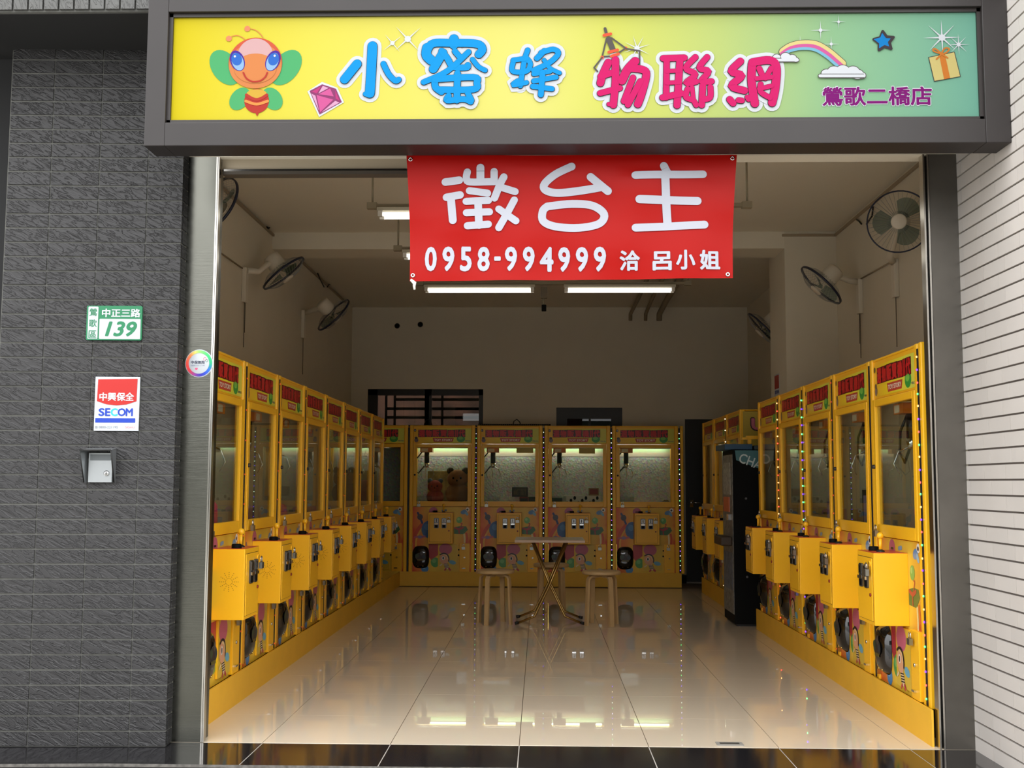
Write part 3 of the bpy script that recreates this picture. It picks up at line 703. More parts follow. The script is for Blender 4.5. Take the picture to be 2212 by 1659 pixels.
# ================================================================== CLAW MACHINES
HWD = .3925
def prism_foil():
    m = bpy.data.materials.new('prism foil'); m.use_nodes = True; n = m.node_tree; b = n.nodes['Principled BSDF']
    t = n.nodes.new('ShaderNodeTexCoord'); v = n.nodes.new('ShaderNodeTexVoronoi'); v.inputs['Scale'].default_value = 45
    n.links.new(t.outputs['Object'], v.inputs['Vector'])
    mx_ = n.nodes.new('ShaderNodeMix'); mx_.data_type = 'RGBA'; mx_.inputs[0].default_value = .22; mx_.inputs[6].default_value = lin('bfc4c4')
    n.links.new(v.outputs['Color'], mx_.inputs[7]); n.links.new(mx_.outputs[2], b.inputs['Base Color'])
    b.inputs['Metallic'].default_value = 0; b.inputs['Roughness'].default_value = .3
    bp = n.nodes.new('ShaderNodeBump'); bp.inputs['Strength'].default_value = .8; bp.inputs['Distance'].default_value = .005
    n.links.new(v.outputs['Distance'], bp.inputs['Height']); n.links.new(bp.outputs[0], b.inputs['Normal'])
    return m
foil = prism_foil()
mglass = glassmat('machine glass', 'eef2ee', 1.38)
art_bg = gradmat('front print', [(0, 'd8442a'), (.16, 'e8903a'), (.34, 'eac23c'), (.75, 'e6c040'), (.92, 'e0a038'), (1, 'd0442c')], 0, -.36, .36, rough=.3, noise=.25)
mq_bg = gradmat('marquee print', [(0, 'f0b428'), (.35, 'f2d21e'), (.7, 'e6dc3c'), (1, 'd6d452')], 0, -.35, .35, rough=.3)
def pm(n, c='808080'): return mat('art ' + n, c, .3)
X2 = lambda x: (x-788)*.000534
Z2 = lambda y: .938-(y-40)*.000534
sc = .000534
pr = bpy.data.objects.new('claw_machine', None); COL.objects.link(pr); pr.empty_display_size = .2
MB().box(-.36, .36, .06, .48, 0, ZB, mat('plinth dark', '1a1714', .7)).build('plinth', pr)
MB().box(-HWD+.03, HWD-.03, .012, .50, ZB, .93, yellow).build('lower_cabinet', pr)
for s_ in (-1, 1):
    a, c = (s_*.348, s_*HWD)
    MB().box(min(a, c), max(a, c), 0, .05, ZB, HM, yellow).build('corner_post', pr, bevel=.008)
    MB().box(min(a, c), max(a, c), .45, .50, ZB, HM, yellow).build('corner_post', pr, bevel=.006)
hdr = MB().box(-.348, .348, .014, .49, 1.682, HM-.012, yellow).box(-HWD+.006, HWD-.006, .006, .494, HM-.014, HM-.002, yellow).build('header', pr, bevel=.004)
# marquee
b = MB().rect(-.345, .345, 1.694, 1.868, .0125, mq_bg); b.build('marquee', pr)
mqo = pr.children[-1]
MR, MRD, MW = pm('marquee red', 'c81c1e'), pm('marquee shadow', '4a1010'), pm('pale', 'f0e2c8')
b = MB(); y = .0118
xs_ = [-.285, -.208, -.13, -.045, .042, .112, .165, .255]
for ch, a, c, dzv in zip('選物販賣機Ⅱ代', (-.290, -.205, -.122, -.030, .062, .148, .192), (-.212, -.130, -.038, .052, .140, .186, .268), (0, .002, .006, .004, .0, .004, .006)):
    b.rect(a-.004, c+.004, 1.762+dzv*.3, 1.851+dzv*.6, y, MRD)
    b.text(ch, a, c, 1.764+dzv*.3, 1.848+dzv*.6, y-.0012, MR, .05)
b.build('title_lettering', mqo)
b = MB()
b.poly([(-.105, 1.705), (.12, 1.705), (.135, 1.752), (-.12, 1.752)], y-.0002, pm('plate', 'c2452e'))
b.text('TOY STORY', -.10, .118, 1.716, 1.742, y-.001, MW, .03); b.build('name_lettering', mqo)
b = MB().ell(.22, 1.742, .05, .042, y+.0003, pm('ball green', '3c9a3a')); b.ell(.215, 1.752, .03, .02, y-.0002, pm('ball light', '7cc04a')); b.build('ball_picture', mqo)
b = MB(); b.text('FEILOLI', .272, .338, 1.712, 1.724, y, pm('navy', '26386e'), .02); b.build('maker_lettering', mqo)
b = MB().ell(-.315, 1.725, .024, .026, y, pm('toy grey', '6e5a5a')); b.ell(-.318, 1.752, .018, .014, y-.0003, pm('toy dark', '3c3230')); b.build('toy_picture', mqo)
# window door
dr_ = MB().box(-.346, -.305, -.002, .03, .935, 1.678, yellow).box(.305, .346, -.002, .03, .935, 1.678, yellow).box(-.305, .305, -.002, .03, .935, .998, yellow).box(-.305, .305, -.002, .03, 1.64, 1.678, yellow).build('window_door', pr, bevel=.003)
MB().box(-.306, .306, .012, .015, .997, 1.641, mglass).build('window_pane', dr_)
MB().lathe([(.0001, .016), (.011, .013), (.012, 0)], mat('dark knob', '3a322a', .4, metal=.5), n=12).xf(lambda q: (q[0]-.328, -q[2]-.002, q[1]+1.31)).build('knob', dr_)
def padlock(nm, par, x, z, y, k=1.):
    b = MB().box(x-.02*k, x+.02*k, y-.03, y-.012, z-.032*k, z, mat('lock body', '9a988e', .3, metal=.9))
    P = [(x-.013*k, y-.02, z)] + [(x-.013*k*math.cos(math.pi*q/8), y-.02, z+.016*k+.013*k*math.sin(math.pi*q/8)) for q in range(9)] + [(x+.013*k, y-.02, z)]
    b.tube(P, .0035*k, chrome, 6); b.build(nm, par)
padlock('padlock', dr_, -.275, .965, -.002)
for s_ in (-1, 1):
    MB().box(s_*.384-.002, s_*.384+.002, .05, .45, .95, 1.67, mat('grey acrylic', 'a49c84', .25)).build('side_pane', pr)
MB().box(-.36, .36, .468, .474, .94, 1.68, foil).build('rear_panel', pr)
MB().box(-.36, .36, .03, .468, .932, .95, mat('play floor', 'c89a9a', .6)).build('play_floor', pr)
MB().box(-.36, -.13, .09, .095, .95, 1.06, mglass).build('chute_guard', pr)
# gantry, carriage and claw
b = MB(); [b.tube([(-.37, yy, 1.645), (.37, yy, 1.645)], .007, chrome, 6) for yy in (.13, .36)]; b.build('gantry_rail', pr)
cg = MB().box(-.075, .075, .17, .31, 1.585, 1.64, pm('carriage', 'e07c28')).box(-.06, .02, .168, .17, 1.592, 1.632, pm('pale')).build('claw_carriage', pr)
b = MB().tube([(0, .24, 1.59), (0, .24, 1.45)], .030, mat('motor black', '2a2622', .35, metal=.4), 12).tube([(0, .24, 1.455), (0, .24, 1.40)], [.036, .022], chrome, 12)
for k in range(3):
    a = 2*math.pi*k/3+.5; dx, dy = math.cos(a), math.sin(a)
    b.tube([(dx*.02, .24+dy*.02, 1.41), (dx*.075, .24+dy*.075, 1.385), (dx*.10, .24+dy*.10, 1.32), (dx*.07, .24+dy*.07, 1.27)], [.006, .006, .005, .003], chrome, 6)
b.build('claw', cg)
b = MB(); b.tube([(-.05, .24, 1.60), (-.13, .22, 1.50), (-.15, .22, 1.38), (-.10, .23, 1.33), (-.03, .24, 1.42)], .008, black_rub, 6); b.build('cable', cg)
# lower front print
b = MB().rect(-.348, .348, ZB+.004, .928, .0115, art_bg); lp = b.build('front_print', pr)
def art(nm, fn, par=None, y=.0105):
    b = MB(); fn(b, y); return b.build(nm, par or lp)
def A(b, cx, cz, rx, rz, y, m, rot=0.): b.ell(X2(cx), Z2(cz), rx*sc, rz*sc, y, m, -rot)
def Sx(b, pts, w_, y, m): b.stroke([(X2(x), Z2(z)) for x, z in pts], w_*sc, y, m)
BLB, GRB, RDD, PKB, DKB = pm('blue', '2a5f98'), pm('green', '4f9a4a'), pm('crimson', 'b0343a'), pm('rose', 'c06078'), pm('ink', '241a1c')
def f1(b, y): Sx(b, [(175, 930), (180, 760), (240, 590), (340, 450)], 78, y+.0004, pm('arch red', 'cc4a2a')); Sx(b, [(215, 930), (225, 770), (290, 620), (370, 500)], 36, y, pm('arch yellow', 'e8b03c'))
art('arch_picture', f1)
art('ball_picture', lambda b, y: (A(b, 500, 555, 165, 190, y-.0004, BLB), A(b, 460, 500, 60, 70, y-.0007, pm('blue light', '4a84b8'))))
def f2(b, y): Sx(b, [(250, 190), (300, 290), (350, 410)], 46, y-.0006, pm('mic blue', '28306a')); A(b, 300, 280, 62, 66, y-.0009, pm('mic dark', '3a3440'))
art('microphone_picture', f2)
def f3(b, y): A(b, 300, 722, 62, 34, y-.0008, pm('candy lilac', '8a7aa0')); Sx(b, [(190, 730), (245, 722)], 40, y-.0007, PKB); Sx(b, [(360, 722), (410, 710)], 40, y-.0007, PKB)
art('candy_picture', f3)
art('balloon_picture', lambda b, y: (A(b, 595, 150, 95, 90, y, PKB), Sx(b, [(570, 150), (630, 150)], 22, y-.0005, DKB)))
art('note_picture', lambda b, y: Sx(b, [(800, 140), (880, 130)], 40, y, pm('note blue', '7ea0b8')))
def f4(b, y): A(b, 1280, 165, 75, 48, y, pm('bird blue', '5a8ab8'), -.3); A(b, 1340, 200, 50, 30, y-.0003, pm('bird light', '7ab0cc'), .9); A(b, 1362, 108, 44, 44, y-.0006, pm('off white', 'e8e4da')); A(b, 1358, 112, 22, 22, y-.0009, DKB)
art('bird_picture', f4)
def f5(b, y):
    A(b, 1178, 345, 66, 70, y-.0003, pm('balloon green', '6ab05a')); A(b, 1160, 325, 28, 30, y-.0006, pm('balloon pale', '9ccc7a'))
    b.poly([(X2(x), Z2(z)) for x, z in ((1065, 505), (1065, 650), (1275, 660), (1370, 560), (1335, 485), (1200, 480))], y, pm('gift green', '3c6a3a'))
    Sx(b, [(1090, 520), (1180, 545), (1260, 510)], 40, y-.0006, RDD); Sx(b, [(1180, 545), (1240, 430), (1215, 415)], 18, y-.0006, RDD); Sx(b, [(1170, 550), (1180, 640)], 24, y-.0006, RDD)
art('gift_picture', f5)
art('arch_picture', lambda b, y: (Sx(b, [(1340, 640), (1355, 740), (1345, 850)], 40, y+.0003, pm('arch red')), Sx(b, [(1290, 660), (1300, 760), (1300, 850)], 36, y, pm('cream', 'e8d8a0'))))
art('ball_picture', lambda b, y: (A(b, 420, 1420, 82, 82, y, pm('sky', '4a8ac0')), A(b, 400, 1390, 40, 36, y-.0004, pm('sky light', '8abce0'))))
art('red_panel', lambda b, y: b.poly([(X2(x), Z2(z)) for x, z in ((500, 1150), (560, 1230), (712, 1120), (712, 880), (500, 880))], y, RDD))
# raised leaf with the little bee
leaf = MB().box(X2(712), X2(1150), -.002, .011, Z2(1445), Z2(880), yellow).build('print_leaf', pr, bevel=.002)
yl = -.0035
art('leaf_print', lambda b, y: b.rect(X2(722), X2(1148), Z2(1442), Z2(884), y+.0006, pm('leaf yellow', 'd8b438')), leaf, yl)
art('balloon_picture', lambda b, y: A(b, 880, 985, 145, 125, y, PKB), leaf, yl)
def bee(b, y):
    A(b, 1035, 1278, 78, 44, y-.0003, pm('wing', '6aa8c0'), .25)
    Sx(b, [(880, 1310), (920, 1390)], 80, y-.0005, pm('bee cream', 'e0c8a0'))
    for q in range(4): Sx(b, [(845+q*8, 1318+q*24), (935+q*10, 1312+q*24)], 12, y-.0008, DKB)
    Sx(b, [(890, 1420), (870, 1445)], 34, y-.0009, RDD); Sx(b, [(960, 1415), (985, 1440)], 40, y-.0009, RDD)
    A(b, 855, 1200, 108, 112, y-.001, pm('bee face', 'dca078')); Sx(b, [(760, 1110), (840, 1080), (920, 1110), (955, 1190), (950, 1250)], 26, y-.0014, DKB); Sx(b, [(830, 1105), (900, 1130), (930, 1200)], 22, y-.0012, pm('bee hair', 'e4c890'))
    A(b, 830, 1185, 34, 44, y-.0016, pm('off white')); A(b, 830, 1185, 18, 30, y-.0019, DKB)
    Sx(b, [(800, 1320), (760, 1350)], 26, y-.0012, pm('bee cream'))
art('bee_picture', bee, leaf, yl)
art('ball_picture', lambda b, y: (A(b, 650, 1280, 100, 108, y, GRB), A(b, 625, 1250, 45, 45, y-.0004, pm('green light', '7ab86a'))))
# black prize flap
b = MB(); vs = []; NR = 6; NA = 28
for i in range(NR+1):
    f_ = i/NR
    for k in range(NA):
        a = 2*math.pi*k/NA; ca, sa = math.cos(a), math.sin(a); e = .62
        x = .099*abs(ca)**e*(1 if ca >= 0 else -1); z = .133*abs(sa)**e*(1 if sa >= 0 else -1)
        vs.append((-.245+x*f_, .008-.046*math.sqrt(max(0, 1-f_**3)), .337+z*f_))
b.add(vs, [(i*NA+k, (i+1)*NA+k, (i+1)*NA+(k+1) % NA, i*NA+(k+1) % NA) for i in range(NR) for k in range(NA)], mat('smoked plastic', '0e0d0d', .10, coat=.5), True)
flap = b.build('prize_flap', pr)
b = MB(); yb = -.0395
b.ell(-.245, .345, .062, .046, yb, pm('badge grey', '4a433e')); b.ell(-.245, .345, .056, .040, yb-.0005, pm('badge brown', '241c1a')); b.ell(-.285, .355, .024, .024, yb-.001, pm('badge green', '2c3e28')); b.ell(-.205, .345, .022, .022, yb-.001, pm('badge blue', '28323a')); b.ell(-.232, .385, .018, .025, yb-.001, pm('badge grey')); b.rect(-.285, -.205, .298, .316, yb-.001, pm('badge gold', '5a501c'))
b.build('badge', flap)
for dx, dzz in ((-.035, -.085), (.035, -.085), (-.03, -.105), (.03, -.105)):
    MB().sph((-.245+dx, -.022, .337+dzz), .006, mat('brass', 'd8b860', .2, metal=1.), 8).build('bolt', flap)
MB().box(-.350, -.342, -.012, .012, .19, .50, mat('brass')).build('flap_strip', pr)
# service plate
sv = MB().box(.215, .335, -.010, .012, .168, .50, yellow).build('service_plate', pr, bevel=.002)
MB().tube([(.275, -.010, .335), (.275, -.016, .335)], .010, chrome, 12).build('lock', sv)
MB().box(.245, .285, -.022, -.010, .205, .215, chrome).build('handle', sv)
padlock('padlock', sv, .262, .462, -.008)
MB().tube([(.205, .011, .425), (.205, .006, .425)], .009, black_m, 10).tube([(.203, .011, .36), (.203, .006, .36)], .011, black_m, 10).build('peg_hole', pr)
# coin box
cb = MB().box(-.145, .145, -.16, .012, .505, .867, yellow).build('coin_box', pr, bevel=.003)
cd_ = MB().box(-.128, .122, -.165, -.16, .525, .84, yellow).build('coin_door', cb, bevel=.0015)
MB().box(-.1305, .1245, -.1608, -.1600, .5225, .8425, mat('door gap', '4a3208', .8)).build('door_gap', cb)
for sx_ in (-.048, .042):
    b = MB().prism(rrect(sx_-.028, sx_+.028, .685, .805, .010), -.174, -.165, mat('coin metal', '5c5d5f', .35, metal=.8))
    b.box(sx_-.019, sx_+.019, -.178, -.174, .752, .797, mat('coin chrome', '9a9a9a', .22, metal=1.)).box(sx_-.004, sx_+.004, -.1795, -.178, .757, .792, black_m).box(sx_-.018, sx_+.018, -.176, -.174, .692, .722, black_m).box(sx_-.022, sx_+.022, -.184, -.174, .728, .744, chrome)
    b.build('coin_slot', cd_)
padlock('padlock', cd_, .098, .785, -.165, 1.05)
MB().lathe([(.009, .0), (.016, .0), (.016, .006), (.009, .006)], yellow, n=14).xf(lambda q: (q[0]+.098, -q[2]-.165, q[1]+.812)).build('hasp', cd_)
MB().tube([(.10, -.165, .655), (.10, -.171, .655)], .009, mat('key red', '8a2a1c', .4), 10).build('key_lock', cd_)
b = MB()
for k in range(12):
    for rr in (.018, .028, .038, .048):
        a = 2*math.pi*k/12; yy, zz = -.08+rr*math.cos(a), .70+rr*math.sin(a)
        b.box(-.1456, -.145, yy-.0018, yy+.0018, zz-.0018, zz+.0018, mat('hole', '8a5c10', .8))
b.build('speaker_holes', cb)['kind'] = 'stuff'
MB().box(-.143, .143, -.158, .010, .867, .8685, pm('panel print', 'c8482c')).build('control_print', cb)
js = MB().lathe([(.022, 0), (.020, .006), (.008, .012)], black_rub, (0.03, -.09, .8685), 14).tube([(.03, -.09, .872), (.03, -.09, .935)], .009, yellow, 10).build('joystick', cb)
MB().sph((.03, -.09, .950), .018, yellow, 14).build('ball_knob', js)
MB().lathe([(.0001, .022), (.022, .022), (.026, .018), (.026, 0)], black_m, (-.07, -.095, .8685), 18).build('push_button', cb)
# number badge
MB().ell(-.332, 1.843, .015, .016, .0112, pm('badge black', '15151a')).build('number_badge', pr)

# LED strips that run down the seams between machines
def led_strip(par, x, cols, strength, seed=0, rad=.0055):
    ch = MB().box(x-.0105, x+.0105, -.001, .02, ZB+.01, 1.875, mat('led channel', '171218', .5)).build('led_strip', par)
    b = MB(); rnd = random.Random(seed); k = 0; z = ZB+.04
    while z < 1.86:
        c = cols[k % len(cols)]
        if c:
            b.sph((x, -.003, z), rad, mat('led %s %.1f' % (c, strength), c, .3, emit=strength), 6)
        z += .060 + rnd.uniform(-.006, .006); k += 1
    o = b.build('bulbs', ch); o['kind'] = 'stuff'
BLUG = ['4a20ff', '40ff70']; REDW = ['ff3a2a', 'ffb060']; MIX = ['6a3aff', 'f0ffe0', '60ff80', 'e8e0ff', '8a40ff', 'ffd8a0']; DIM = ['c05018', None, None]; RGB3 = ['50ff70', 'ff4a40', '6a30ff']
_first = [True]
def machine(label, loc_, rz, num=None, claw=(0, 0), led=None, group=None):
    t = pr if _first[0] else copy_tree(pr)
    if _first[0]:
        _first[0] = False
        global PROTO
    t.location = loc_; t.rotation_euler[2] = rz; tag(t, label, 'claw machine', group)
    for c in t.children:
        if c.name.startswith('claw_carriage'): c.location = (claw[0], claw[1], 0)
    return t
rowL, rowB, rowR, rowF = [], [], [], []
nth = ['first', 'second', 'third', 'fourth', 'fifth', 'sixth', 'seventh', 'eighth']
for i in range(8):
    rowL.append(machine('yellow claw machine, %s from the entrance in the row on the grey-tiled side' % nth[i], (XL, 1.016-W/2+W*i, 0), math.pi/2, claw=(random.uniform(.0, .12), -.12), group='claw machines on the grey-tiled side'))
for i in range(5):
    lb_ = ('corner claw machine of the back row, half hidden behind the side row', 'back-row claw machine numbered 10, filled by two big plush toys', 'back-row claw machine numbered 11, with dark boxes stacked inside', 'back-row claw machine numbered 12, with spotted and green prizes inside', 'back-row claw machine numbered 13, nearly empty, beside the black door')[i]
    rowB.append(machine(lb_, (-1.579-W/2+W*i, YB, 0), 0, claw=(-.21, 0), group='claw machines along the back wall'))
for i in range(5):
    rowR.append(machine('yellow claw machine, %s from the entrance in the row on the cream-tiled side' % nth[i], (XR, .157+W/2+W*i, 0), -math.pi/2, claw=(random.uniform(-.12, -.02), -.12), group='claw machines on the cream-tiled side'))
for i in range(3):
    rowF.append(machine('yellow claw machine beyond the black change machine, %s of three' % nth[i], (XR, 5.016+W/2+W*i, 0), -math.pi/2, group='claw machines beyond the change machine'))
# what differs from machine to machine
for i, m in enumerate(rowB):
    if i:
        b = MB(); b.text(str(9+i), -.341, -.323, 1.836, 1.850, .0105, pm('off white'), .02); b.build('number', m)
        MB().box(-.30, .30, .38, .41, 1.655, 1.672, mat('tube light', 'f0fff4', .3, emit=2.1)).build('cabinet_lamp', m)
for m in rowL + rowR + rowF:
    MB().box(-.30, .30, .38, .41, 1.655, 1.672, mat('warm tube light', 'fff2d8', .3, emit=.9)).build('cabinet_lamp', m)
for m in (rowR[0], rowB[4]):
    MB().box(W/2+.012, W/2+.048, 0, .05, ZB, HM, yellow).build('end_post', m, bevel=.006)
led_strip(rowB[2], -W/2, MIX, .5, 1, .004); led_strip(rowB[3], -W/2, ['7a40ff', 'd8ffd0'], .7, 2, .0045); led_strip(rowB[4], -W/2, MIX, .8, 3, .005); led_strip(rowB[4], W/2, MIX, .8, 4, .005); led_strip(rowB[1], -W/2, [None], 1, 5)
led_strip(rowR[0], W/2, RGB3 + ['e0a060'], .6, 6); led_strip(rowR[1], W/2, [None], 1, 7); led_strip(rowR[2], W/2, ['a03a1a', None], .3, 8); led_strip(rowR[3], W/2, BLUG, 2., 9); led_strip(rowR[4], W/2, REDW, 1.2, 10)
for i in range(1, 8): led_strip(rowL[i], -W/2, DIM, .12, 20+i)
led_strip(rowF[1], W/2, ['ffe8c0', None], 1., 11)
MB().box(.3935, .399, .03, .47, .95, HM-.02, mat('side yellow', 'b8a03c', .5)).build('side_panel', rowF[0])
b = MB(); b.text('U', -.075, .075, 0, .13, 0, pm('u dark', '3a2030'), .06); b.xf(lambda v: (.3995 - v[1]*.5, .17 - v[0], 1.70 + v[2])); b.build('lettering', rowF[0])
b = MB(); b.text('U', -.065, .065, .012, .12, 0, pm('u pink', 'c8708a'), .03); b.xf(lambda v: (.4008 - v[1]*.5, .17 - v[0], 1.70 + v[2])); b.build('lettering', rowF[0])
MB().box(.08, .28, .018, .021, 1.575, 1.635, pm('card yellow', 'e8b41e')).build('price_card', rowB[2]); MB().box(.02, .21, .018, .021, 1.57, 1.635, pm('card yellow')).build('price_card', rowB[3])
t = thing('rope_light', 'thin black rope light lying along the top of the back row', 'rope light', (0, YB+.05, HM))
MB().box(-.75, .12, -.012, .012, 0, .02, black_m).build('strip', t)
b = MB(); [b.box(-.74+.025*k, -.732+.025*k, -.0125, -.012, .006, .012, mat('dot grey', '8a8070', .5)) for k in range(34)]; b.build('dots', t)['kind'] = 'stuff'
for lab, x in (('black cable loop standing up behind machine number 11', -.34), ('black cable loop in front of the barred window', -1.42)):
    tag(MB().tube([(x, YB+.2, HM), (x+.015, YB+.2, HM+.06), (x+.05, YB+.2, HM+.085), (x+.085, YB+.2, HM+.05), (x+.10, YB+.2, HM)], .007, black_rub, 6).build('cable_loop'), lab, 'cable')
# back row: rainbow upper band of the foil is its own print
for m in rowB[1:]:
    MB().box(-.35, .35, .464, .468, 1.545, 1.66, gradmat('rainbow foil %s' % m.name, [(0, (.75, .72, .69)), (.35, (.82, .75, .68)), (.65, (.69, .82, .65)), (1, (.72, .85, .77))], 2, 1.545, 1.66, .3)).build('foil_band', m)
# yellow pelmet boards in front of the feet
def board(label, x0, x1, y0, y1, horiz):
    t = tag(MB().box(x0, x1, y0, y1, 0, .168, yellow_b).build('skirting_board'), label, 'board')
    return t
board('long yellow skirting board under the machines on the grey-tiled side', XL+.012, XL+.022, .02, YB-.03, 0)
board('yellow skirting board under the back row of machines', WL+.02, 1.66, YB-.022, YB-.012, 1)
board('yellow skirting board under the machines on the cream-tiled side with corrugated end', XR-.022, XR-.012, .04, 4.26, 0)
board('short yellow skirting board under the machines beyond the change machine', XR-.022, XR-.012, 5.02, 7.44, 0)

# ================================================================== CEILING LIGHTS
tube_m = mat('fluorescent tube', 'fffdf4', .3, emit=.45)
fix_m = mat('fixture enamel', 'b8b09c', .5)
rail_m = mat('conduit paint', '8e836c', .6)
for r, (Y, z) in enumerate(((2.0, 3.06), (3.35, 3.06), (4.98, 3.075))):
    where = ('nearest the entrance', 'in the middle of the room', 'nearest the back wall')[r]
    t = thing('light_rail', 'suspended beige conduit rail %s carrying two fluorescent fixtures' % where, 'rail', (.12, Y, z))
    MB().box(-1.27, 1.27, -.018, .018, -.012, .012, rail_m).build('conduit', t)
    for s_ in (-1.25, 1.25):
        MB().tube([(s_, 0, .012), (s_, 0, ZC-z)], .007, rail_m, 8).build('hanger', t); MB().box(s_-.035, s_+.03, -.025, .025, -.02, .022, rail_m).build('junction_box', t)
    for q, x in enumerate((-.575, .732)):
        side = ('over the grey-tiled side', 'over the cream-tiled side')[q]
        f = thing('fluorescent_fixture', 'twin-tube fluorescent fixture %s, on the rail %s' % (side, where), 'light', (x, Y, z-.014), 0, 'fluorescent fixtures')
        MB().prism([(-.52, -.03), (.52, -.03), (.52, -.002), (-.52, -.002)], -.05, .05, fix_m).build('housing', f, bevel=.004)
        for yy in (-.045, .045):
            MB().tube([(-.48, yy, -.052), (.48, yy, -.052)], .0135, tube_m, 12).build('tube', f)
            for e in (-.495, .495): MB().box(e-.015, e+.015, yy-.014, yy+.014, -.068, -.03, white_pl).build('lamp_holder', f)
# security camera on the last rail
p = onY(1175, 650, 4.97)
t = thing('security_camera', 'small security camera hanging below the rearmost light rail', 'camera', (p.x, 4.98, 3.05))
MB().box(-.03, .03, -.03, .03, -.115, -.01, mat('camera bracket', '6a604e', .5)).build('bracket', t)
MB().tube([(0, 0, -.115), (-.004, 0, -.18)], .008, rail_m, 8).build('stem', t)
MB().box(-.022, .022, -.04, .03, -.235, -.18, black_m).build('camera_body', t, bevel=.006)

# ================================================================== WALL FANS
fan_w = mat('fan plastic', 'd6cebe', .45); ring_m = mat('fan ring', '1a2038', .4); wire_m = mat('guard wire', '9a9a98', .4, metal=.3)
blade_m = glassmat('fan blade', 'a4b8b8', 1.15, .3)
def fan(label, side, by, C, n, roll=0., cords=2, bz=None):
    """side -1: on the left wall, +1: on the right wall"""
    wallx = WL if side < 0 else WR
    C = Vector(C); n = Vector(n).normalized(); zb = bz if bz else C.z - .06
    t = thing('wall_fan', label, 'fan', (wallx, by, zb), 0, 'wall fans')
    o = Vector((wallx, by, zb)); s_ = -side
    MB().box(0, s_*.035, -.04, .04, -.26, .02, fan_w).build('wall_bracket', t, bevel=.006)
    rear = C - n*.13 - o
    MB().tube([(s_*.03, 0, 0), (s_*.10, (rear.y)*.3, .005), tuple(rear*.75 + Vector((s_*.05, 0, -.03))*.25), tuple(rear)], [.026, .024, .024, .03], fan_w, 10).build('arm', t)
    q = n.to_track_quat('Z', 'Y').to_matrix().to_4x4()
    def head(mb): return mb.xf(lambda v: tuple(q @ Vector(v) + (C - o)))
    head(MB().lathe([(.0001, -.185), (.055, -.182), (.072, -.165), (.075, -.075), (.05, -.05)], fan_w, n=18)).build('motor_housing', t)
    R = .205
    b = MB(); b.lathe([(R-.006, -.008), (R+.004, -.008), (R+.004, .008), (R-.006, .008), (R-.006, -.008)], ring_m, n=40); head(b).build('guard_ring', t)
    b = MB()
    for k in range(40):
        a = 2*math.pi*k/40; c_, s2 = math.cos(a), math.sin(a)
        b.tube([(.05*c_, .05*s2, .062), (.13*c_, .13*s2, .052), (R*c_, R*s2, .004)], .0011, wire_m, 3, True, False)
        b.tube([(.05*c_, .05*s2, -.055), (.14*c_, .14*s2, -.05), (R*c_, R*s2, -.004)], .0011, wire_m, 3, True, False)
    head(b).build('guard_wires', t)['kind'] = 'stuff'
    head(MB().lathe([(.0001, .07), (.045, .068), (.052, .062), (.052, .054)], fan_w, n=20)).build('hub_cap', t)
    for k in range(3):
        a0 = 2*math.pi*k/3 + roll; vs = []; NB = 8
        for i in range(NB+1):
            f_ = i/NB; a = a0 + f_*1.25
            for rr in (.03, .10, .17 - .03*(2*f_-1)**2): vs.append((rr*math.cos(a), rr*math.sin(a), .03 - .05*f_))
        b = MB().add(vs, [(i*3+j, i*3+j+1, (i+1)*3+j+1, (i+1)*3+j) for i in range(NB) for j in range(2)], blade_m, True)
        head(b).build('blade', t)
    for k in range(cords):
        y = (-.012, .012)[k]
        MB().tube([(s_*.02, y, -.26), (s_*.02, y+.004, -.45 - .12*(k == 0) - .05)], .0028, mat('cord', '2c241c', .6), 5).build('pull_cord', t)
fan('white wall fan beside the steel jamb, seen from behind', -1, 1.75, (-2.16, 1.9, 3.05), (.55, .75, -.35), bz=2.95)
fan('white wall fan over the third and fourth machines on the grey-tiled side', -1, 3.42, (-2.12, 3.7, 2.93), (.62, .10, -.76), bz=2.90)
fan('white wall fan deepest in the room on the grey-tiled side', -1, 5.62, (-2.03, 5.45, 2.85), (.62, .42, -.62), cords=1, bz=2.90)
fan('white wall fan facing the street above the machines on the cream-tiled side', 1, 2.72, (2.40, 2.1, 2.97), (-.3, -.93, -.2), roll=.4, cords=1, bz=2.82)
fan('white wall fan in front of the column on the cream-tiled side', 1, 3.62, (2.24, 3.55, 2.80), (-.70, .05, -.70), bz=2.84)
fan('white wall fan beyond the column on the cream-tiled side', 1, 5.5, (2.14, 5.35, 2.70), (-.70, .12, -.68), cords=0, bz=2.80)
# conduits, ceiling pipes and loose cable ends
S(MB().box(WL, WL+.018, .12, 8.0, 3.385, 3.405, mat('conduit brown', '9c8c74', .7)).build('trim_6'))
S(MB().box(WR-.018, WR, .12, 4.35, 3.375, 3.395, mat('conduit brown')).box(2.112, WR, 4.332, 4.35, 3.375, 3.395, mat('conduit brown')).box(2.112, 2.13, 4.35, 5.0, 3.375, 3.395, mat('conduit brown')).build('trim_7'))
S(MB().tube([(WL+.01, 1.9, 2.90), (WL+.01, 3.36, 2.905)], .006, mat('conduit brown'), 6).build('trim_8'))
S(MB().tube([(WR-.01, 2.75, 2.84), (WR-.01, 3.6, 2.86)], .006, mat('conduit brown'), 6).build('trim_9'))
for k, (x, dx) in enumerate(((1.12, 0), (1.28, .03), (1.46, .02))):
    tag(MB().tube([(x, 5.9, 3.37), (x+.02, 7.6, 3.37), (x+dx, WB-.05, 3.33), (x+dx, WB-.02, 3.25)], .022 + .012*(k == 2), mat('pipe paint', '8a7c66', .6), 10).build('ceiling_pipe'), ('thin ceiling pipe running into the back wall, beside the thicker one' , 'thin middle ceiling pipe running into the back wall', 'thick ceiling pipe running into the back wall')[k], 'pipe')
def cable(label, pts):
    b = MB().tube(pts, .007, black_rub, 6); tag(b.build('cable_end'), label, 'cable')
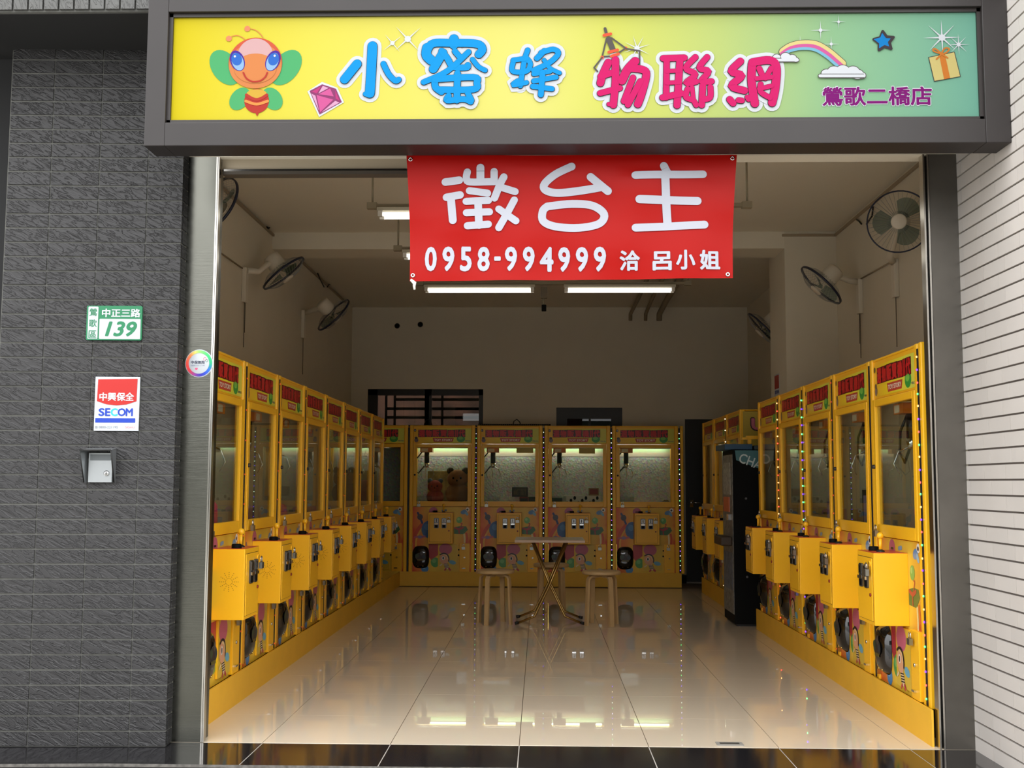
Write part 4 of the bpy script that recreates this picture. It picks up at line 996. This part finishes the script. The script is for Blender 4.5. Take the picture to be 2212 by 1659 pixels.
def wl(u, v): 
    d = ray(u, v); t_ = (WL+.02-EYE.x)/d.x; return EYE + d*t_
def wr(u, v):
    d = ray(u, v); t_ = (WR-.02-EYE.x)/d.x; return EYE + d*t_
for lab, fn, pix in (('black cable loop on the wall between the first two fans on the grey-tiled side', wl, [(577,482),(583,478),(586,486),(580,494),(576,490)]), ('short black cable hook just above the second fan on the grey-tiled side', wl, [(604,521),(608,514),(614,513)]), ('black cable dangling above the third fan on the grey-tiled side', wl, [(686,590),(690,600),(700,620)]), ('short black cable hook near the dangling cable', wl, [(707,620),(710,615),(714,614)]), ('black cable stub beside the street-facing fan', wr, [(1850,474),(1856,478),(1861,484)]), ('thin black cable hanging behind the street-facing fan', wr, [(1886,446),(1884,466),(1872,484)])):
    cable(lab, [tuple(fn(u, v)) for u, v in pix])

# ================================================================== TABLE AND STOOLS
wood = mat('pale birch', 'b99a6c', .5, noise=(6, .10), bump=(5, .05, (1, 1, 20)))
top_m = mat('table top laminate', 'b59a84', .4)
brass_t = mat('bronze tube', '9a7c48', .25, metal=.9)
t = thing('folding_table', 'small square folding table with crossed bronze tube legs', 'table', (.08, 4.66, 0))
MB().box(-.303, .303, -.30, .30, .704, .726, top_m).build('table_top', t, bevel=.003)
for (fxs, sg_) in ((1, -1), (-1, 1)):
    # frame: foot on one side, top on the other
    P = [(-.286*fxs, 0), (-.13*fxs, .072), (.0, .34), (.15*fxs, .704)]
    for y in ((-.235, .225) if fxs > 0 else (-.21, .20)):
        MB().tube([(x, y, z+.009 if i == 0 else z) for i, (x, z) in enumerate(P)], .0105, brass_t, 10).build('leg', t)
        MB().tube([(-.30*fxs, y, .012), (-.268*fxs, y, .018)], .0135, black_rub, 8).build('foot_cap', t)
    y0, y1 = (-.235, .225) if fxs > 0 else (-.21, .20)
    MB().tube([(-.10*fxs, y0, .12), (-.10*fxs, y1, .12)], .008, brass_t, 8).build('stretcher', t)
def stool(label, x, y, rot):
    t = thing('stool', label, 'stool', (x, y, 0), rot, 'bentwood stools round the table')
    MB().lathe([(.0001, .462), (.160, .462), (.168, .455), (.168, .438), (.160, .432), (.0001, .432)], wood, n=32).build('seat', t)
    for k in range(4):
        a = math.pi/2*k + math.pi/4; ca, sa = math.cos(a), math.sin(a)
        prof = [(.03, .424), (.105, .424), (.130, .415), (.144, .392), (.148, .36), (.165, .0)]; vs = []
        for i, (r, z) in enumerate(prof):
            nr = (0, 1) if i < 2 else ((.5, .87) if i == 2 else ((.87, .5) if i == 3 else (1, .04)))
            for w_ in (-.02, .02):
                for th in (0, -.018):
                    rr = r + nr[0]*th; zz = z + nr[1]*th*(1 if i < 4 else 0)
                    vs.append((rr*ca - w_*sa, rr*sa + w_*ca, zz))
        fs = []
        for i in range(len(prof)-1):
            o_ = i*4; e = o_+4
            fs += [(o_, e, e+2, o_+2), (o_+1, o_+3, e+3, e+1), (o_, o_+1, e+1, e), (o_+2, e+2, e+3, o_+3)]
        fs += [(0, 2, 3, 1), (20, 21, 23, 22)]
        MB().add(vs, fs, wood).build('leg', t)
stool('birch stool standing by the table on the grey-tiled side', -.396, 4.50, .35)
stool('birch stool standing by the table on the cream-tiled side', .528, 4.46, -.25)
stool('birch stool tucked behind the folding table', .10, 5.30, .1)

# ================================================================== CHANGE MACHINE
t = thing('change_machine', 'tall black coin change machine with poster front standing before the column', 'change machine', (1.663, 4.405, 0))
MB().box(0, .44, 0, .53, .02, 1.51, black_m).build('cabinet', t, bevel=.004)
MB().box(.02, .42, .02, .51, 0, .02, black_rub).build('base', t)
poster = mat('poster print', '77746e', .5, noise=(30, .55))
MB().box(-.004, 0, .01, .52, .10, 1.47, poster).build('poster_front', t)
MB().box(-.012, -.004, .16, .44, .97, 1.10, mat('orange screen', 'c8603a', .4)).build('orange_panel', t)
MB().box(-.008, -.004, .10, .46, 1.12, 1.40, mat('poster pale', '9a968c', .5, noise=(40, .5))).build('poster_upper', t)
MB().box(-.10, -.004, .05, .45, .68, .76, mat('tray brown', '3a2a1a', .5)).build('coin_tray', t, bevel=.01)
MB().box(-.006, -.004, .06, .48, .30, .62, mat('poster blue grey', '5a6474', .5, noise=(25, .5))).build('poster_lower', t)
MB().box(-.03, -.004, .12, .18, .90, .95, chrome).build('coin_slot', t)
teal = mat('teal print', '3f7078', .5)
b = MB().poly([(.03, 1.42), (.44, 1.27), (.44, 1.505), (.02, 1.505)], -.0045, teal); b.build('teal_panel', t)
b = MB(); b.text('CHANGE', 0, .40, 0, .085, 0, mat('dim white', 'c2d0d0', .5), 0.012)
ca, sa = math.cos(-.36), math.sin(-.36)
b.xf(lambda v: (.045 + v[0]*ca - v[2]*sa, -.0055 + v[1], 1.405 + v[0]*sa + v[2]*ca))
b.build('lettering', t)
for z in (1.09, .42): MB().tube([(.11, -.005, z), (.11, 0, z)], .010, mat('bolt grey', '5a5a5a', .4), 10).build('bolt', t)
tag(MB().box(1.60, 1.84, 4.43, 4.93, 1.512, 1.56, mat('blue card', '1f4a6a', .5)).build('blue_box', bevel=.003), 'flat blue box lying on top of the black change machine', 'box')
tag(MB().box(1.86, 2.09, 4.45, 4.9, 1.512, 1.55, mat('grey card', '3a4a4e', .5)).build('grey_box', bevel=.003), 'flat dark grey box on the change machine beside the blue one', 'box')
ym = mat('yellow plastic', 'f0b428', .35)
t = thing('yellow_stand', 'small bright yellow plastic stand on top of the change machine', 'stand', (1.86, 4.50, 1.55))
MB().box(-.06, .16, -.03, .03, .055, .085, ym).build('shelf', t, bevel=.004); MB().box(-.05, -.02, -.025, .025, .001, .056, ym).build('leg', t); MB().box(.12, .15, -.025, .025, .001, .056, ym).build('leg', t); MB().box(-.10, -.05, -.03, .03, .05, .07, ym).build('spout', t)
tag(MB().box(1.885, 1.915, 4.285, 4.385, 0, .37, mat('dark red', '8a1414', .5)).build('red_box', bevel=.003), 'narrow dark red box standing on the floor beside the change machine', 'box')
# sticker on the column
t = thing('column_sticker', 'red and white security sticker on the column above the claw machines', 'sticker', (2.129, 4.74, 2.10))
b = MB().box(-.003, 0, -.10, .10, -.10, .10, WT); b.build('sheet', t)
MB().box(-.004, -.003, -.09, .09, -.03, .09, mat('dull red', 'a02a20', .5)).build('red_panel', t); 
b = MB(); b.text('SECOM', -.08, .08, -.075, -.045, 0, SB, .03); b.xf(lambda v: (-.0045 + v[1], -v[0], v[2])); b.build('lettering', t)
# metal floor latch at the threshold
t = thing('floor_latch', 'small steel latch plate set in the floor at the threshold', 'floor plate', (.885, .06, 0))
MB().box(-.062, .062, -.032, .032, .0005, .004, mat('latch grey', '8c8a84', .5)).build('plate', t); MB().box(-.045, .045, -.012, .012, .004, .0055, mat('latch dark', '3a3834', .6)).build('slot', t)

# ================================================================== PRIZES INSIDE THE MACHINES
def put(m, name, label, cat, lx, ly, rz, parts, group=None):
    mw = Matrix.Translation(m.location) @ Matrix.Rotation(m.rotation_euler[2], 4, 'Z')
    p = mw @ Vector((lx, ly, .951))
    t = thing(name, label, cat, tuple(p), m.rotation_euler[2] + rz, group)
    for nm, mb, bv in parts: mb.build(nm, t, bevel=bv)
    return t
def boxp(w_, d, h, m1, m2=None):
    P = [('carton', MB().box(-w_/2, w_/2, -d/2, d/2, 0, h, m1), .003)]
    if m2: P.append(('print', MB().box(-w_*.4, w_*.4, -d/2-.002, -d/2, h*.15, h*.85, m2), 0))
    return P
def bagp(w_, h, m1):
    b = MB(); vs = []; N = 10
    for j in range(N+1):
        for i in range(N+1):
            x, z = (i/N-.5), (j/N); e = (1-(2*x)**4)*(1-(2*z-1)**4)
            vs.append((x*w_, -.045*e*(1+.25*math.sin(9*x+7*z)), z*h))
    n1 = (N+1)**2; vs += [(x, -y, z) for x, y, z in vs]
    F = [(j*(N+1)+i, j*(N+1)+i+1, (j+1)*(N+1)+i+1, (j+1)*(N+1)+i) for j in range(N) for i in range(N)]
    b.add(vs, F + [tuple(n1+k for k in f[::-1]) for f in F], m1, True)
    return [('bag', b, 0)]
def plushp(c, c2_, r=.09):
    b = MB().sph((0, 0, r*.9), r, c, 16, (1, .9, .9)); h = MB().sph((0, -.01, r*2.1), r*.82, c, 16, (1.05, .95, .9))
    ears = MB().sph((-r*.6, 0, r*2.75), r*.3, c2_, 10); ears2 = MB().sph((r*.6, 0, r*2.75), r*.3, c2_, 10)
    eyes = MB().sph((-r*.3, -r*.78, r*2.15), r*.09, black_m, 8).sph((r*.3, -r*.78, r*2.15), r*.09, black_m, 8).sph((0, -r*.82, r*1.95), r*.08, black_m, 8)
    return [('body', b, 0), ('head', h, 0), ('ear', ears, 0), ('ear', ears2, 0), ('eyes', eyes, 0)]
pink = mat('pink plush', 'd86a8a', .9); brownp = mat('brown plush', '9a6a48', .9); greyb = mat('grey blue plush', '5a6a7a', .9)
cdk, cgr, cpur, clil = mat('dark carton', '2a2622', .5, noise=(20, .4)), mat('green pouch', '6a8a3c', .25), mat('purple carton', '5c4a78', .5), mat('lilac carton', '9a8aa8', .5)
clr = mat('silver pouch', '9a9690', .22, metal=.5); tan = mat('tan carton', '9a7a52', .6); red2 = mat('red carton', '8a2a26', .5)
cl = 'claw machine'
put(rowL[0], 'plush_toy', 'pink plush bear in the first machine on the grey-tiled side', 'plush toy', .12, .16, .3, plushp(pink, pink, .055))
put(rowL[0], 'toy_jar', 'clear-lidded pink jar in the first machine on the grey-tiled side', 'jar', .24, .14, 0, [('jar', MB().lathe([(.0001, 0), (.038, 0), (.04, .06), (.038, .11)], mat('pink jar', 'd04a6a', .3), n=18), 0), ('lid', MB().lathe([(.038, .11), (.036, .135), (.02, .155), (.0001, .16)], mat('jar lid', 'e85a7a', .3), n=18), 0)])
put(rowL[0], 'bear_figure', 'brown bear figure on a dark stand in the first machine', 'toy', -.02, .15, .2, [('stand', MB().box(-.04, .04, -.03, .03, 0, .03, cdk), .004), ('bear', MB().sph((0, 0, .075), .04, brownp, 12).sph((0, 0, .125), .032, brownp, 12).sph((-.022, 0, .155), .011, brownp, 8).sph((.022, 0, .155), .011, brownp, 8), 0)])
put(rowL[1], 'plush_toy', 'round pink plush head with small face in the second machine on the grey-tiled side', 'plush toy', -.23, .20, .4, plushp(mat('rose plush', 'd8788a', .9), cdk, .06))
put(rowL[1], 'prize_box', 'lilac box lying in the second machine on the grey-tiled side', 'box', .06, .2, 0, boxp(.34, .2, .12, clil, cpur))
for i, (c_, l_) in enumerate(((cdk, 'dark box'), (clr, 'silver pouch'), (clil, 'pale box'), (clr, 'silver pouch'), (tan, 'tan box'), (cdk, 'dark box'))):
    k = i+2
    put(rowL[k], 'prize_box' if 'box' in l_ else 'prize_pouch', '%s lying in the %s machine on the grey-tiled side' % (l_, nth[k]), l_.split()[-1], -.02, .32, .05, boxp(.36, .16, .10, c_, cpur) if 'box' in l_ else bagp(.3, .16, c_))
    put(rowL[k], 'prize_pouch', 'small crumpled pouch against the glass of the %s machine on the grey-tiled side' % nth[k], 'pouch', .22, .13, .2, bagp(.12, .12, (pink, clr, clil, pink, clr, tan)[i]))
put(rowB[1], 'plush_toy', 'large brown plush toy filling one side of machine number 10', 'plush toy', .17, .22, 0, plushp(brownp, cdk, .15))
put(rowB[1], 'plush_toy', 'grey-blue and red plush toy beside the large brown plush toy', 'plush toy', -.10, .19, 0, plushp(mat('hat red', 'b0443c', .9), greyb, .105))
put(rowB[1], 'prize_print', 'gold and green printed card standing behind the plush toys', 'card', .04, .36, 0, [('card', MB().box(-.25, .25, 0, .01, 0, .41, mat('gold print', 'a8964a', .4, noise=(14, .5))), .004)])
put(rowB[2], 'prize_box', 'dark red box at the bottom of the stack in machine number 11', 'box', .17, .18, 0, boxp(.11, .1, .10, red2, cdk))
put(rowB[2], 'prize_box', 'dark green box beside the dark red one in machine number 11', 'box', .265, .18, 0, boxp(.08, .1, .10, mat('green dark carton', '26382c', .5), cdk))
o_ = put(rowB[2], 'prize_box', 'dark picture box on top of the stack in machine number 11', 'box', .12, .18, 0, boxp(.19, .1, .115, cdk, mat('picture print', '5a4a34', .5, noise=(30, .6)))); o_.location.z += .101
spot = mat('spotted card', 'd8d4cc', .4)
b = MB().box(-.22, .22, -.05, .05, 0, .12, spot)
b2 = MB()
for k in range(9): b2.ell(-.18+.045*k, .03+.06*((k*7) % 3)/2, .016, .022, -.0515, black_m)
o_ = put(rowB[3], 'prize_box', 'white box with black spots in machine number 12', 'box', .06, .15, 0, [('carton', b, .004), ('spots', b2, 0)]); o_.children[1]['kind'] = 'stuff'
put(rowB[3], 'prize_box', 'dark green box in the corner of machine number 12', 'box', -.24, .17, 0, boxp(.12, .1, .09, mat('moss carton', '3c4a34', .5), cdk))
o_ = put(rowB[3], 'prize_box', 'small tan box standing on the spotted box', 'box', .2, .16, 0, boxp(.12, .06, .09, tan, red2)); o_.location.z += .121
put(rowB[4], 'prize_tin', 'small grey tin in the corner of machine number 13', 'tin', .255, .14, 0, [('tin', MB().box(-.04, .04, -.03, .03, 0, .06, mat('tin grey', '8a8a80', .4, metal=.6)), .006), ('lid', MB().box(-.03, .03, -.02, .02, .06, .07, chrome), .003)])
for i, (c_, l_, c3, l3) in enumerate(((clr, 'silver pouch', pink, 'pink pouch'), (cgr, 'green pouch', cdk, 'dark box'), (cpur, 'purple box', clil, 'lilac box'), (tan, 'tan box', greyb, 'grey box'), (greyb, 'grey box', clr, 'silver pouch'))):
    for q, (cc, ll, lx) in enumerate(((c_, l_, .08), (c3, l3, -.18))):
        put(rowR[i], 'prize_' + ll.split()[1], '%s lying in the %s machine on the cream-tiled side' % (ll, nth[i]), ll.split()[1], lx, .16+.08*q, .15, boxp(.24, .16, .15+.08*q, cc, clil) if 'box' in ll else bagp(.26, .19, cc))
